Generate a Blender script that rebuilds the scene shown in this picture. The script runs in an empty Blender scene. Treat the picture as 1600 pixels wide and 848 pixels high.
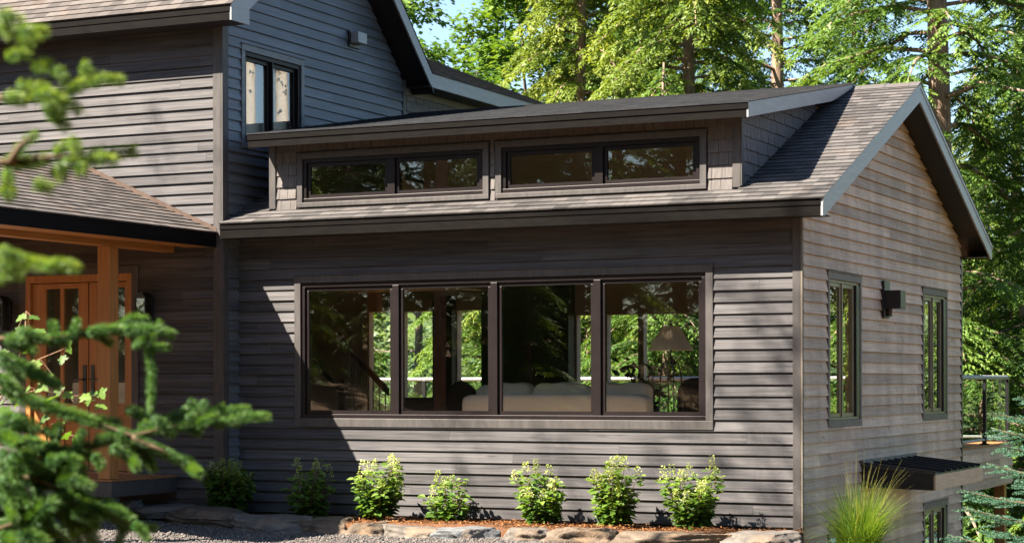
import bpy, bmesh, math, random
import numpy as np
from mathutils import Vector, Matrix, noise as mnoise

SC = bpy.context.scene
R = math.radians
# ------------------------------------------------------------------ camera
PSI, ROLL, FPX, HX, HY = R(25.4), -.0022, 3111., 800., 598.
CAM = Vector((6.299, -20.433, 1.544))
DV = Vector((-math.sin(PSI), math.cos(PSI), 0)); RV = Vector((math.cos(PSI), math.sin(PSI), 0)); UV = Vector((0, 0, 1))
cd = bpy.data.cameras.new('camera'); co = bpy.data.objects.new('camera', cd); SC.collection.objects.link(co)
cd.sensor_width = 36; cd.lens = 70.0; cd.shift_x = 0.0; cd.shift_y = (HY - 424) / 1600
cd.clip_start = .2; cd.clip_end = 3000
cd.dof.use_dof = True; cd.dof.focus_distance = 21.8; cd.dof.aperture_fstop = 5.4
cr, sr = math.cos(ROLL), math.sin(ROLL)
rr = RV * cr + UV * sr; uu = UV * cr - RV * sr; bb = -DV
co.matrix_world = Matrix(((rr.x, uu.x, bb.x, CAM.x), (rr.y, uu.y, bb.y, CAM.y), (rr.z, uu.z, bb.z, CAM.z), (0, 0, 0, 1)))
SC.camera = co
# ------------------------------------------------------------------ light
SUNV = Vector((-.93, -1.0, 1.48)).normalized()          # towards the sun
elev = math.asin(SUNV.z); azim = math.atan2(SUNV.x, SUNV.y)
w = bpy.data.worlds.new('World'); SC.world = w; w.use_nodes = True
nt = w.node_tree; bg = nt.nodes['Background']
sky = nt.nodes.new('ShaderNodeTexSky'); sky.sky_type = 'NISHITA'; sky.sun_disc = False
sky.sun_elevation = elev; sky.sun_rotation = azim
sky.air_density = 1.0; sky.dust_density = .7; sky.ozone_density = 2.6
nt.links.new(sky.outputs[0], bg.inputs[0]); bg.inputs[1].default_value = .05
sl = bpy.data.lights.new('sun', 'SUN'); so = bpy.data.objects.new('sun', sl); SC.collection.objects.link(so)
sl.energy = 5.0; sl.angle = R(.5); sl.color = (1, .87, .72)
so.rotation_euler = (-SUNV).to_track_quat('-Z', 'Y').to_euler()
vs = SC.view_settings; vs.view_transform = 'Standard'; vs.look = 'None'; vs.gamma = 1; vs.exposure = 2.5
vs.use_curve_mapping = False
cy = SC.cycles
cy.max_bounces = 8; cy.diffuse_bounces = 4; cy.glossy_bounces = 4; cy.transmission_bounces = 6; cy.transparent_max_bounces = 32
cy.caustics_reflective = False; cy.caustics_refractive = False; cy.sample_clamp_indirect = 6
cy.use_denoising = True
try: cy.denoiser = 'OPENIMAGEDENOISE'
except Exception: pass

def at(px, py, depth):                                   # a point at a given depth along a line of sight
    x, y = px - HX, py - HY
    return CAM + (DV + RV * ((x * cr + y * sr) / FPX) - UV * ((-x * sr + y * cr) / FPX)) * depth

# ------------------------------------------------------------------ materials
def nmat(name):
    m = bpy.data.materials.new(name); m.use_nodes = True
    nt = m.node_tree; return m, nt, nt.nodes['Principled BSDF']
def nd(nt, t, ins=None, **at_):
    n = nt.nodes.new('ShaderNode' + t)
    for k, v in at_.items(): setattr(n, k, v)
    for k, v in (ins or {}).items():
        s = n.inputs[k]
        if isinstance(v, bpy.types.NodeSocket): nt.links.new(v, s)
        else: s.default_value = v
    return n
def mth(nt, op, a, b=0., c=0.): return nd(nt, 'Math', {0: a, 1: b, 2: c}, operation=op).outputs[0]
def ramp(nt, fac, stops):
    n = nd(nt, 'ValToRGB', {0: fac}); e = n.color_ramp.elements
    while len(e) < len(stops): e.new(.5)
    for q, (p, c) in zip(e, stops):
        q.position = p; q.color = (*c, 1) if len(c) == 3 else c
    return n.outputs[0]
def mixc(nt, f, a, b, mode='MIX'):
    n = nd(nt, 'MixRGB', {0: f, 1: a if isinstance(a, bpy.types.NodeSocket) else (*a, 1), 2: b if isinstance(b, bpy.types.NodeSocket) else (*b, 1)}, blend_type=mode)
    return n.outputs[0]
def objc(nt): return nd(nt, 'TexCoord').outputs['Object']
def noisev(nt, vec, scale=1., detail=4., rough=.55, sv=None):
    if sv: vec = nd(nt, 'Mapping', {'Vector': vec, 'Scale': sv}).outputs[0]
    return nd(nt, 'TexNoise', {'Vector': vec, 'Scale': scale, 'Detail': detail, 'Roughness': rough}).outputs[0]
def bump(nt, p, h, strength=.3, dist=.01):
    b = nd(nt, 'Bump', {'Strength': strength, 'Distance': dist, 'Height': h}); nt.links.new(b.outputs[0], p.inputs['Normal'])

def simple(name, c1, c2=None, scale=6., rough=.6, sv=None, bmp=0., bd=.005, spec=.4, metal=0.):
    m, nt, p = nmat(name); o = objc(nt)
    n = noisev(nt, o, scale, 5, .6, sv)
    c2 = c2 or tuple(min(1, x * 1.35) for x in c1)
    nt.links.new(ramp(nt, n, [(.3, c1), (.7, c2)]), p.inputs['Base Color'])
    p.inputs['Roughness'].default_value = rough; p.inputs['Specular IOR Level'].default_value = spec; p.inputs['Metallic'].default_value = metal
    if bmp: bump(nt, p, n, bmp, bd)
    return m

EXP = .127
def siding_mat(name, dark, light, grain_axis, streak=.0, rough=.62, z0=0., spec=.15):
    m, nt, p = nmat(name); o = objc(nt); s = nd(nt, 'SeparateXYZ', {0: o})
    u = s.outputs[0 if grain_axis == 'x' else 1]; z = s.outputs[2]
    row = mth(nt, 'FLOOR', mth(nt, 'DIVIDE', mth(nt, 'SUBTRACT', z, z0 - .001), EXP))
    jit = nd(nt, 'TexWhiteNoise', {'W': row}, noise_dimensions='1D').outputs[0]
    seg = mth(nt, 'FLOOR', mth(nt, 'ADD', mth(nt, 'DIVIDE', u, 3.6), mth(nt, 'MULTIPLY', jit, 7.)))
    cell = nd(nt, 'CombineXYZ', {0: row, 1: seg, 2: .37})
    var = nd(nt, 'TexWhiteNoise', {'Vector': cell.outputs[0]}, noise_dimensions='3D').outputs[0]
    off = nd(nt, 'CombineXYZ', {0: mth(nt, 'MULTIPLY', var, 31.), 1: mth(nt, 'MULTIPLY', var, 17.), 2: 0.}).outputs[0]
    vec = nd(nt, 'VectorMath', {0: o, 1: off}, operation='ADD').outputs[0]
    sv = (1.3, 30, 46) if grain_axis == 'x' else (30, 1.3, 46)
    g = noisev(nt, vec, 1., 5, .62, sv)
    sk = (2.2, 22, 13) if grain_axis == 'x' else (22, 2.2, 13)
    knot = nd(nt, 'TexVoronoi', {'Vector': nd(nt, 'Mapping', {'Vector': vec, 'Scale': sk}).outputs[0], 'Scale': .75}).outputs[0]
    kn = ramp(nt, knot, [(.06, (.38, .38, .38)), (.17, (1, 1, 1))])
    blot = noisev(nt, o, .9, 3)
    col = ramp(nt, mth(nt, 'ADD', mth(nt, 'MULTIPLY', g, .75), mth(nt, 'MULTIPLY', blot, .25)), [(.33, dark), (.66, light)])
    jf = mth(nt, 'FRACT', mth(nt, 'ADD', mth(nt, 'DIVIDE', u, 3.6), mth(nt, 'MULTIPLY', jit, 7.)))
    joint = mth(nt, 'LESS_THAN', jf, .0011)
    tone = mth(nt, 'MULTIPLY', mth(nt, 'ADD', mth(nt, 'MULTIPLY', var, .46), .76), mth(nt, 'SUBTRACT', 1., mth(nt, 'MULTIPLY', joint, .7)))
    col = mixc(nt, 1., col, nd(nt, 'CombineColor', {0: tone, 1: tone, 2: tone}).outputs[0], 'MULTIPLY')
    col = mixc(nt, .0 if streak else .55, col, mixc(nt, 1., col, kn, 'MULTIPLY'))
    if streak:                                          # vertical rain streaks on the weathered end
        sv2 = (2.3, 2.3, .5)
        st = noisev(nt, o, 1.2, 4, .6, sv2)
        col = mixc(nt, streak, col, mixc(nt, 1., col, ramp(nt, st, [(.34, (.35, .33, .32)), (.62, (1.35, 1.3, 1.25))]), 'MULTIPLY'))
        sp = noisev(nt, vec, 1., 2, .5, (30, 14, 6))
        col = mixc(nt, mth(nt, 'MULTIPLY', ramp(nt, sp, [(.64, (0, 0, 0)), (.72, (1, 1, 1))]), .55), col, tuple(c * .35 for c in dark))
    nt.links.new(col, p.inputs['Base Color']); p.inputs['Roughness'].default_value = rough
    p.inputs['Specular IOR Level'].default_value = spec
    bump(nt, p, g, .35, .004)
    return m
def shingle_mat(name, dark, light, u_axis, warm=(.12, .07, .035), moss=.25):
    m, nt, p = nmat(name); o = objc(nt); s = nd(nt, 'SeparateXYZ', {0: o})
    u = s.outputs[0 if u_axis == 'x' else 1]; v = s.outputs[2]
    uvn = nd(nt, 'UVMap').outputs[0]; s2 = nd(nt, 'SeparateXYZ', {0: uvn}); u = s2.outputs[0]; v = s2.outputs[1]
    row = mth(nt, 'FLOOR', mth(nt, 'ADD', v, .002)); jit = nd(nt, 'TexWhiteNoise', {'W': row}, noise_dimensions='1D').outputs[0]
    cellu = mth(nt, 'ADD', mth(nt, 'DIVIDE', u, .17), mth(nt, 'MULTIPLY', jit, 9.))
    var = nd(nt, 'TexWhiteNoise', {'Vector': nd(nt, 'CombineXYZ', {0: mth(nt, 'FLOOR', cellu), 1: row, 2: .2}).outputs[0]}, noise_dimensions='3D').outputs[0]
    fr = mth(nt, 'FRACT', cellu)
    edge = mth(nt, 'LESS_THAN', mth(nt, 'MINIMUM', fr, mth(nt, 'SUBTRACT', 1., fr)), .025)
    gran = noisev(nt, o, 160, 2, .7)
    big = noisev(nt, o, 1.1, 4, .6)
    f = mth(nt, 'ADD', mth(nt, 'MULTIPLY', var, .6), mth(nt, 'ADD', mth(nt, 'MULTIPLY', gran, .3), mth(nt, 'MULTIPLY', big, .15)))
    col = ramp(nt, f, [(.2, dark), (.85, light)])
    col = mixc(nt, mth(nt, 'MULTIPLY', ramp(nt, big, [(.58, (0, 0, 0)), (.75, (1, 1, 1))]), moss), col, warm)
    col = mixc(nt, mth(nt, 'MULTIPLY', edge, .5), col, tuple(c * .3 for c in dark))
    nt.links.new(col, p.inputs['Base Color']); p.inputs['Roughness'].default_value = .85; p.inputs['Specular IOR Level'].default_value = .3
    bump(nt, p, mth(nt, 'ADD', gran, mth(nt, 'MULTIPLY', var, 1.2)), .5, .004)
    return m
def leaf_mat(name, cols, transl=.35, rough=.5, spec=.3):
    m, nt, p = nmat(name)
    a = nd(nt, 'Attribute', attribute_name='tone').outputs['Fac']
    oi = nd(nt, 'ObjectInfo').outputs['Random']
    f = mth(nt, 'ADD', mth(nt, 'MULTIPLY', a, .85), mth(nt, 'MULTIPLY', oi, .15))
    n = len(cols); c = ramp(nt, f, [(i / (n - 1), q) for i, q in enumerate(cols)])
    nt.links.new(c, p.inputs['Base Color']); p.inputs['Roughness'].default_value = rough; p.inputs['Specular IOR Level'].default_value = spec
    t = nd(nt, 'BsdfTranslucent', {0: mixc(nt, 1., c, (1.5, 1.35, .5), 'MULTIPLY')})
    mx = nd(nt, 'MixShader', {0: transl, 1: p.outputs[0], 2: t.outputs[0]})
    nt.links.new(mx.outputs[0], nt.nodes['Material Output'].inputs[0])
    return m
def glass_mat(name, tint, ior=1.5, boost=1.0):
    m, nt, p = nmat(name); nt.nodes.remove(p)
    wav = noisev(nt, objc(nt), .7, 1, .4)
    b = nd(nt, 'Bump', {'Strength': .02, 'Distance': .02, 'Height': wav})
    fr = mth(nt, 'MINIMUM', mth(nt, 'MULTIPLY', nd(nt, 'Fresnel', {'IOR': ior}).outputs[0], boost), 1.)
    fr = mth(nt, 'MULTIPLY', fr, mth(nt, 'SUBTRACT', 1., nd(nt, 'NewGeometry').outputs['Backfacing']))
    g = nd(nt, 'BsdfGlossy', {'Color': (.95, 1, .97, 1), 'Roughness': 0., 'Normal': b.outputs[0]})
    t = nd(nt, 'BsdfTransparent', {'Color': (*tint, 1)})
    mx = nd(nt, 'MixShader', {0: fr, 1: t.outputs[0], 2: g.outputs[0]})
    nt.links.new(mx.outputs[0], nt.nodes['Material Output'].inputs[0]); return m

M = {}
M['siding'] = siding_mat('dark stained clapboard', (.038, .0385, .042), (.106, .104, .108), 'x', spec=.12, rough=.55)
M['siding_skyblue'] = siding_mat('dark stained clapboard sky tint', (.050, .058, .068), (.116, .134, .154), 'y', spec=.6, rough=.4)  # same stain, made lighter and bluer: skylight put into the colour
M['weathered'] = siding_mat('weathered clapboard with bounce tone', (.36, .275, .205), (.54, .43, .33), 'y', streak=.28)  # rain streaks are wear; the pale warm base stands in for bounce light
M['shake'] = simple('dark cedar shake', (.066, .061, .059), (.122, .113, .109), 3., .65, (14, 14, 1.6), .3)
M['trim'] = simple('dark trim board', (.038, .036, .036), (.068, .064, .063), 2., .55, (9, 9, 2), .15)
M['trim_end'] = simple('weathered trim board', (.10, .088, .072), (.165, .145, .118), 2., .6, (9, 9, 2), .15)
M['fascia'] = simple('bronze fascia metal', (.0036, .0031, .003), (.007, .0061, .0056), 3., .5, (2, 2, 9), .05, spec=.07)
M['rake'] = simple('pale metal with sky sheen tone', (.20, .22, .23), (.27, .29, .30), 3., .38, (1.2, 1.2, 14), .05, spec=.6)  # sky reflection put into the rake colour; rails are pale in themselves
M['soffit'] = simple('black soffit', (.010, .009, .010), (.018, .016, .017), 3., .6, (40, 2, 2), .1)
M['shingle'] = shingle_mat('asphalt shingle', (.034, .033, .0335), (.088, .084, .083), 'x')
M['shingle_dark'] = shingle_mat('dark low slope shingle', (.016, .018, .022), (.036, .040, .047), 'x', moss=.0)
M['shingle_porch'] = shingle_mat('asphalt shingle weathered', (.040, .036, .034), (.100, .089, .082), 'y', moss=.45)
M['frame'] = simple('dark window sash', (.007, .005, .0055), (.012, .009, .0095), 3., .4, None, .02, spec=.2)
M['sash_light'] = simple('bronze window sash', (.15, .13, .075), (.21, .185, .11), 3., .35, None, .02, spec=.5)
M['cedar'] = simple('oiled cedar', (.28, .122, .034), (.41, .19, .058), 1.6, .45, (18, 18, 1.2), .1)
M['cedar_x'] = simple('oiled cedar beam', (.28, .122, .034), (.41, .19, .058), 1.6, .45, (18, 1.0, 18), .1)
M['deckwood'] = simple('deck boards', (.20, .085, .03), (.33, .15, .06), 2., .55, (1.2, 22, 8), .15)
M['black'] = simple('black metal', (.008, .008, .010), (.016, .016, .018), 4., .35, None, .05, spec=.5)
M['blackroof'] = simple('black standing seam metal', (.010, .012, .016), (.018, .021, .028), 3., .3, None, .03, spec=.6)
M['awnwood'] = simple('pale awning board', (.42, .30, .19), (.56, .42, .28), 2., .6, (14, 1.4, 14), .15)
M['glass'] = glass_mat('window glass', (.95, .97, .96), 1.62, 1.7)
M['glass_rail'] = glass_mat('railing glass', (.86, .92, .88), 1.5, 1.3)
M['lamp_glass'] = glass_mat('seeded lantern glass', (.55, .55, .5), 1.6, 1.6)
M['inwall'] = simple('interior plaster', (.50, .42, .33), (.56, .47, .37), 2., .8)
M['inwood'] = simple('interior wood ceiling', (.42, .33, .23), (.52, .42, .30), 2., .6, (1.2, 10, 10))
M['infloor'] = simple('interior oak floor', (.22, .14, .08), (.32, .21, .12), 2., .4, (1, 10, 10))
M['walnut'] = simple('dark stained rail wood', (.07, .026, .015), (.12, .05, .03), 2., .45, (10, 10, 2))
M['fabric'] = simple('cream linen', (.68, .62, .54), (.78, .72, .64), 60., .9, None, .25, .002, .2)
M['shade'] = simple('lamp shade fabric', (.62, .52, .43), (.70, .60, .50), 50., .9, None, .2, .002, .2)
M['darkfabric'] = simple('charcoal fabric', (.02, .018, .018), (.04, .036, .034), 50., .9, None, .2, .002, .2)
M['brownwood'] = simple('brown console wood', (.045, .032, .024), (.07, .052, .04), 2., .55, (2, 12, 12))
M['concrete'] = simple('foundation concrete', (.05, .048, .046), (.09, .085, .08), 7., .9, None, .3)
M['bark'] = simple('bark', (.13, .085, .062), (.33, .235, .18), 2.2, .9, (6, 6, 1.4), .9, .05)
M['bark_grey'] = simple('grey bark', (.075, .058, .046), (.18, .145, .118), 2.4, .9, (6, 6, 1.4), .8, .04)
M['twig'] = simple('twig bark', (.06, .04, .022), (.11, .075, .042), 30., .85, None, .3)
M['stem'] = simple('woody stem', (.14, .085, .045), (.24, .16, .09), 20., .8, None, .2)
M['copper'] = simple('brown step flashing', (.055, .036, .028), (.10, .066, .05), 8., .5)
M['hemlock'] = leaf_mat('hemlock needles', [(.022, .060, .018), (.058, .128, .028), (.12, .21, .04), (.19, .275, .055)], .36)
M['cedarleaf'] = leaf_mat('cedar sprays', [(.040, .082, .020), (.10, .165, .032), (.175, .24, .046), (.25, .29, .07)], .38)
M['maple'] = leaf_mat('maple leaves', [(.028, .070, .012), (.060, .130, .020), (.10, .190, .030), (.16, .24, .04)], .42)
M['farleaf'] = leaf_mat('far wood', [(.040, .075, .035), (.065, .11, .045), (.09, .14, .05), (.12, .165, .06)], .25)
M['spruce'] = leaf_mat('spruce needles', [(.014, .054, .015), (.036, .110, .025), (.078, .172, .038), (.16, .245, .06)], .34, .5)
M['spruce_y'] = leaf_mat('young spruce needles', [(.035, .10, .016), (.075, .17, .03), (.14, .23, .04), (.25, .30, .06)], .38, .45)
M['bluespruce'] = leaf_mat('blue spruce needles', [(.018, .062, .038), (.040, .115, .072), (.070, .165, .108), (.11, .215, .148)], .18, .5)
M['hydrangea'] = leaf_mat('hydrangea leaves', [(.022, .066, .014), (.055, .13, .022), (.115, .205, .032), (.20, .28, .05)], .42, .45)
M['flower'] = leaf_mat('hydrangea flowers', [(.14, .22, .04), (.25, .33, .07), (.40, .46, .16), (.62, .63, .42)], .35, .6)
M['grass'] = leaf_mat('ornamental grass', [(.035, .10, .014), (.085, .18, .025), (.16, .25, .045), (.33, .30, .14)], .4, .5)
M['mulchchip'] = leaf_mat('bark mulch chips', [(.05, .018, .006), (.12, .048, .014), (.20, .085, .026), (.30, .15, .055)], .0, .8)
M['pebble'] = leaf_mat('gravel stones', [(.035, .034, .034), (.07, .066, .063), (.115, .105, .098), (.19, .172, .155)], .0, .8)
M['houseplant'] = leaf_mat('house plant leaves', [(.01, .03, .01), (.02, .05, .014), (.03, .06, .02)], .2)

def ground_mat():
    m, nt, p = nmat('ground'); o = objc(nt)
    n1 = noisev(nt, o, 55, 4, .7); n2 = noisev(nt, o, .35, 4, .6); n3 = noisev(nt, o, 3.5, 5, .65)
    gravel = ramp(nt, n1, [(.3, (.04, .037, .036)), (.5, (.085, .078, .072)), (.72, (.14, .125, .112))])
    litter = ramp(nt, n3, [(.3, (.035, .02, .01)), (.5, (.105, .055, .023)), (.68, (.26, .135, .055))])
    grass = ramp(nt, n3, [(.3, (.03, .05, .012)), (.7, (.09, .13, .03))])
    s = nd(nt, 'SeparateXYZ', {0: o})
    d = nd(nt, 'VectorMath', {0: o, 1: (-4.5, -3.5, 0)}, operation='DISTANCE').outputs['Value']
    fz = ramp(nt, mth(nt, 'ADD', mth(nt, 'DIVIDE', d, 20.), mth(nt, 'MULTIPLY', mth(nt, 'SUBTRACT', n2, .5), .5)), [(.27, (0, 0, 0)), (.33, (1, 1, 1))])
    col = mixc(nt, fz, gravel, litter)
    fb = ramp(nt, mth(nt, 'ADD', mth(nt, 'DIVIDE', s.outputs[1], 40.), mth(nt, 'MULTIPLY', mth(nt, 'SUBTRACT', n2, .5), .3)), [(.2, (0, 0, 0)), (.3, (1, 1, 1))])
    col = mixc(nt, fb, col, grass)
    nt.links.new(col, p.inputs['Base Color']); p.inputs['Roughness'].default_value = .92; p.inputs['Specular IOR Level'].default_value = .2
    bump(nt, p, mth(nt, 'ADD', n1, mth(nt, 'MULTIPLY', n3, 2.)), .6, .02); return m
M['ground'] = ground_mat()
def mulch_mat():
    m, nt, p = nmat('mulch'); o = objc(nt); n = noisev(nt, o, 45, 5, .75)
    nt.links.new(ramp(nt, n, [(.3, (.035, .012, .005)), (.5, (.11, .045, .015)), (.7, (.2, .09, .03))]), p.inputs['Base Color'])
    p.inputs['Roughness'].default_value = .9; bump(nt, p, n, .9, .03); return m
M['mulch'] = mulch_mat()
def rock_mat(name, a, b, c):
    m, nt, p = nmat(name); o = objc(nt)
    n = noisev(nt, o, 4.5, 6, .65, (1, 1, 2.2)); n2 = noisev(nt, o, 40, 4, .7); n3 = noisev(nt, o, 2.2, 3, .5)
    col = ramp(nt, mth(nt, 'ADD', mth(nt, 'MULTIPLY', n, .7), mth(nt, 'MULTIPLY', n2, .3)), [(.32, a), (.5, b), (.68, c)])
    col = mixc(nt, mth(nt, 'MULTIPLY', ramp(nt, n3, [(.55, (0, 0, 0)), (.68, (1, 1, 1))]), .55), col, (.17, .11, .06))
    nt.links.new(col, p.inputs['Base Color']); p.inputs['Roughness'].default_value = .85; p.inputs['Specular IOR Level'].default_value = .25
    bump(nt, p, mth(nt, 'ADD', n, mth(nt, 'MULTIPLY', n2, .5)), .8, .03); return m
M['rock'] = rock_mat('field stone', (.045, .041, .037), (.105, .096, .085), (.20, .182, .162))
M['rock_brown'] = rock_mat('brown field stone', (.038, .029, .022), (.09, .071, .053), (.175, .142, .11))
M['rock_blue'] = rock_mat('blue grey stone', (.055, .061, .066), (.11, .12, .128), (.21, .222, .235))
def water_mat():
    m, nt, p = nmat('lake water'); o = objc(nt)
    p.inputs['Base Color'].default_value = (.03, .05, .06, 1); p.inputs['Roughness'].default_value = .12
    bump(nt, p, noisev(nt, o, 1.2, 3, .5, (1, 2.5, 1)), .25, .1); return m
M['water'] = water_mat()

# ------------------------------------------------------------------ mesh helpers
def link(o, parent=None):
    SC.collection.objects.link(o)
    if parent: o.parent = parent
    return o
def empty(name, loc=(0, 0, 0), rz=0., label=None, cat=None, group=None):
    o = bpy.data.objects.new(name, None); o.location = loc; o.rotation_euler = (0, 0, rz); o.empty_display_size = .2
    SC.collection.objects.link(o); return tag(o, label, cat, group)
def tag(o, label=None, cat=None, group=None, kind=None):
    if label: o['label'] = label
    if cat: o['category'] = cat
    if group: o['group'] = group
    if kind: o['kind'] = kind
    return o
class MB:
    def __init__(s): s.v = []; s.f = []; s.uv = []; s.hasuv = False
    def poly(s, pts, uv=None):
        n = len(s.v); s.v += [tuple(p) for p in pts]; s.f.append(tuple(range(n, n + len(pts))))
        if uv: s.hasuv = True
        s.uv += list(uv) if uv else [(0, 0)] * len(pts)
    def box(s, x0, x1, y0, y1, z0, z1):
        a = [(x0, y0, z0), (x1, y0, z0), (x1, y1, z0), (x0, y1, z0), (x0, y0, z1), (x1, y0, z1), (x1, y1, z1), (x0, y1, z1)]
        for q in ((0, 3, 2, 1), (4, 5, 6, 7), (0, 1, 5, 4), (1, 2, 6, 5), (2, 3, 7, 6), (3, 0, 4, 7)): s.poly([a[i] for i in q])
        return s
    def prism(s, prof, axis, a0, a1):                    # a 2D outline swept along an axis ('x': outline in y,z; 'y': in x,z; 'z': in x,y)
        def P(p, a): return (a, p[0], p[1]) if axis == 'x' else (p[0], a, p[1]) if axis == 'y' else (p[0], p[1], a)
        A = [P(p, a0) for p in prof]; B = [P(p, a1) for p in prof]; n = len(prof)
        s.poly(A); s.poly(B[::-1])
        for i in range(n): s.poly([A[i], B[i], B[(i + 1) % n], A[(i + 1) % n]])
        return s
    def tube(s, pts, rad, n=8, cap=True):
        pts = [Vector(p) for p in pts]; rad = rad if isinstance(rad, (list, tuple)) else [rad] * len(pts); rings = []
        for i, p in enumerate(pts):
            d = (pts[min(i + 1, len(pts) - 1)] - pts[max(i - 1, 0)]).normalized()
            a = d.orthogonal().normalized() if i == 0 else (a - d * a.dot(d)).normalized()
            b = d.cross(a); base = len(s.v)
            for k in range(n):
                t = 2 * math.pi * k / n; s.v.append(tuple(p + (a * math.cos(t) + b * math.sin(t)) * rad[i]))
            rings.append(base)
        for r0, r1 in zip(rings, rings[1:]):
            for k in range(n):
                s.f.append((r0 + k, r0 + (k + 1) % n, r1 + (k + 1) % n, r1 + k)); s.uv += [(0, 0)] * 4
        if cap:
            s.f.append(tuple(rings[0] + k for k in range(n))[::-1]); s.uv += [(0, 0)] * n
            s.f.append(tuple(rings[-1] + k for k in range(n))); s.uv += [(0, 0)] * n
        return s
    def build(s, name, mat, parent=None, bevel=0., smooth=False, fix=True):
        me = bpy.data.meshes.new(name); me.from_pydata(s.v, [], s.f)
        if s.hasuv:
            l = me.uv_layers.new(name='UVMap'); l.data.foreach_set('uv', np.array(s.uv, 'f').ravel())
        if fix:
            bm = bmesh.new(); bm.from_mesh(me); bmesh.ops.remove_doubles(bm, verts=bm.verts, dist=1e-5)
            bmesh.ops.recalc_face_normals(bm, faces=bm.faces); bm.to_mesh(me); bm.free()
        me.materials.append(M[mat]); o = link(bpy.data.objects.new(name, me), parent)
        if smooth: me.polygons.foreach_set('use_smooth', [True] * len(me.polygons))
        if bevel:
            b = o.modifiers.new('bevel', 'BEVEL'); b.width = bevel; b.segments = 2; b.limit_method = 'ANGLE'
        return o
def bx(name, mat, parent, *a, bevel=.004): return MB().box(*a).build(name, mat, parent, bevel)

def cells(u0, u1, z0, z1, ops):
    us = sorted({u0, u1, *[min(max(o[i], u0), u1) for o in ops for i in (0, 1)]}); zs = sorted({z0, z1, *[min(max(o[i], z0), z1) for o in ops for i in (2, 3)]})
    for a, b in zip(us, us[1:]):
        for c, d in zip(zs, zs[1:]):
            mu, mz = (a + b) / 2, (c + d) / 2
            if not any(o[0] < mu < o[1] and o[2] < mz < o[3] for o in ops): yield a, b, c, d
def wall_core(mb, axis, p0, p1, u0, u1, z0, z1, ops=()):   # a wall with real openings between planes p0 and p1
    def P(u, p, z): return (u, p, z) if axis == 'y' else (p, u, z)
    for a, b, c, d in cells(u0, u1, z0, z1, ops):
        for p in (p0, p1): mb.poly([P(a, p, c), P(b, p, c), P(b, p, d), P(a, p, d)])
    for rect in [(u0, u1, z0, z1)] + list(ops):
        a, b, c, d = rect
        for (q, r) in (((a, c), (b, c)), ((b, c), (b, d)), ((b, d), (a, d)), ((a, d), (a, c))):
            mb.poly([P(q[0], p0, q[1]), P(r[0], p0, r[1]), P(r[0], p1, r[1]), P(q[0], p1, q[1])])
def siding(mb, axis, plane, sgn, ulo, uhi, z0, z1, ops=(), base=0., t0=.026, t1=.004):
    """lapped boards; ulo/uhi may be numbers or functions of z; ops are openings (u0,u1,z0,z1)"""
    fl = ulo if callable(ulo) else (lambda z: ulo); fh = uhi if callable(uhi) else (lambda z: uhi)
    def P(u, t, z): return (u, plane + sgn * t, z) if axis == 'y' else (plane + sgn * t, u, z)
    k = math.floor((z0 - base) / EXP + 1e-6); rng = random.Random(int(plane * 100) + 7)
    while base + k * EXP < z1 - 1e-6:
        r0, r1 = base + k * EXP, base + (k + 1) * EXP; k += 1
        wob = rng.uniform(-.0015, .002)
        cuts = sorted({max(r0, z0), min(r1, z1), *[z for o in ops for z in o[2:4] if max(r0, z0) < z < min(r1, z1)]})
        for c, d in zip(cuts, cuts[1:]):
            tc = t0 + wob + (t1 - t0) * (c - r0) / EXP; td = t0 + wob + (t1 - t0) * (d - r0) / EXP
            segs = [(fl(c), fh(c), fl(d), fh(d))]
            for o in ops:
                if o[2] < (c + d) / 2 < o[3]:
                    new = []
                    for (a, b, a2, b2) in segs:
                        if o[1] <= min(a, a2) or o[0] >= max(b, b2): new.append((a, b, a2, b2)); continue
                        if o[0] > a: new.append((a, o[0], a2, o[0]))
                        if o[1] < b: new.append((o[1], b, o[1], b2))
                    segs = new
            for (a, b, a2, b2) in segs:
                if b - a < .002 and b2 - a2 < .002: continue
                mb.poly([P(a, tc, c), P(b, tc, c), P(b2, td, d), P(a2, td, d)])
                if abs(c - r0) < 1e-6: mb.poly([P(a, .0, c), P(b, .0, c), P(b, tc, c), P(a, tc, c)])
    return mb
def shingles(mb, e0, e1, up, length, row=.135, t=.011, start=0.):
    """courses from the eave edge e0-e1 up the vector 'up' (unit) for 'length' metres; stepped butts"""
    e0, e1, up = Vector(e0), Vector(e1), Vector(up).normalized(); ax = (e1 - e0); L = ax.length; ax.normalize()
    n = ax.cross(up).normalized()
    if n.z < 0: n = -n
    k = 0; s = 0.
    while s < length - 1e-6:
        e = min(s + row, length); a = .5 * t; rowi = k + start
        p = [e0 + up * s + n * (t + a), e1 + up * s + n * (t + a), e1 + up * e + n * a, e0 + up * e + n * a]
        v1 = (e - s) / row * .97
        mb.poly(p, [(0, rowi + .02), (L, rowi + .02), (L, rowi + v1), (0, rowi + v1)])
        q = [e0 + up * s, e1 + up * s, p[1], p[0]]; mb.poly(q, [(0, rowi + .02), (L, rowi + .02), (L, rowi + .05), (0, rowi + .05)])
        k += 1; s = e
    return mb
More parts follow.
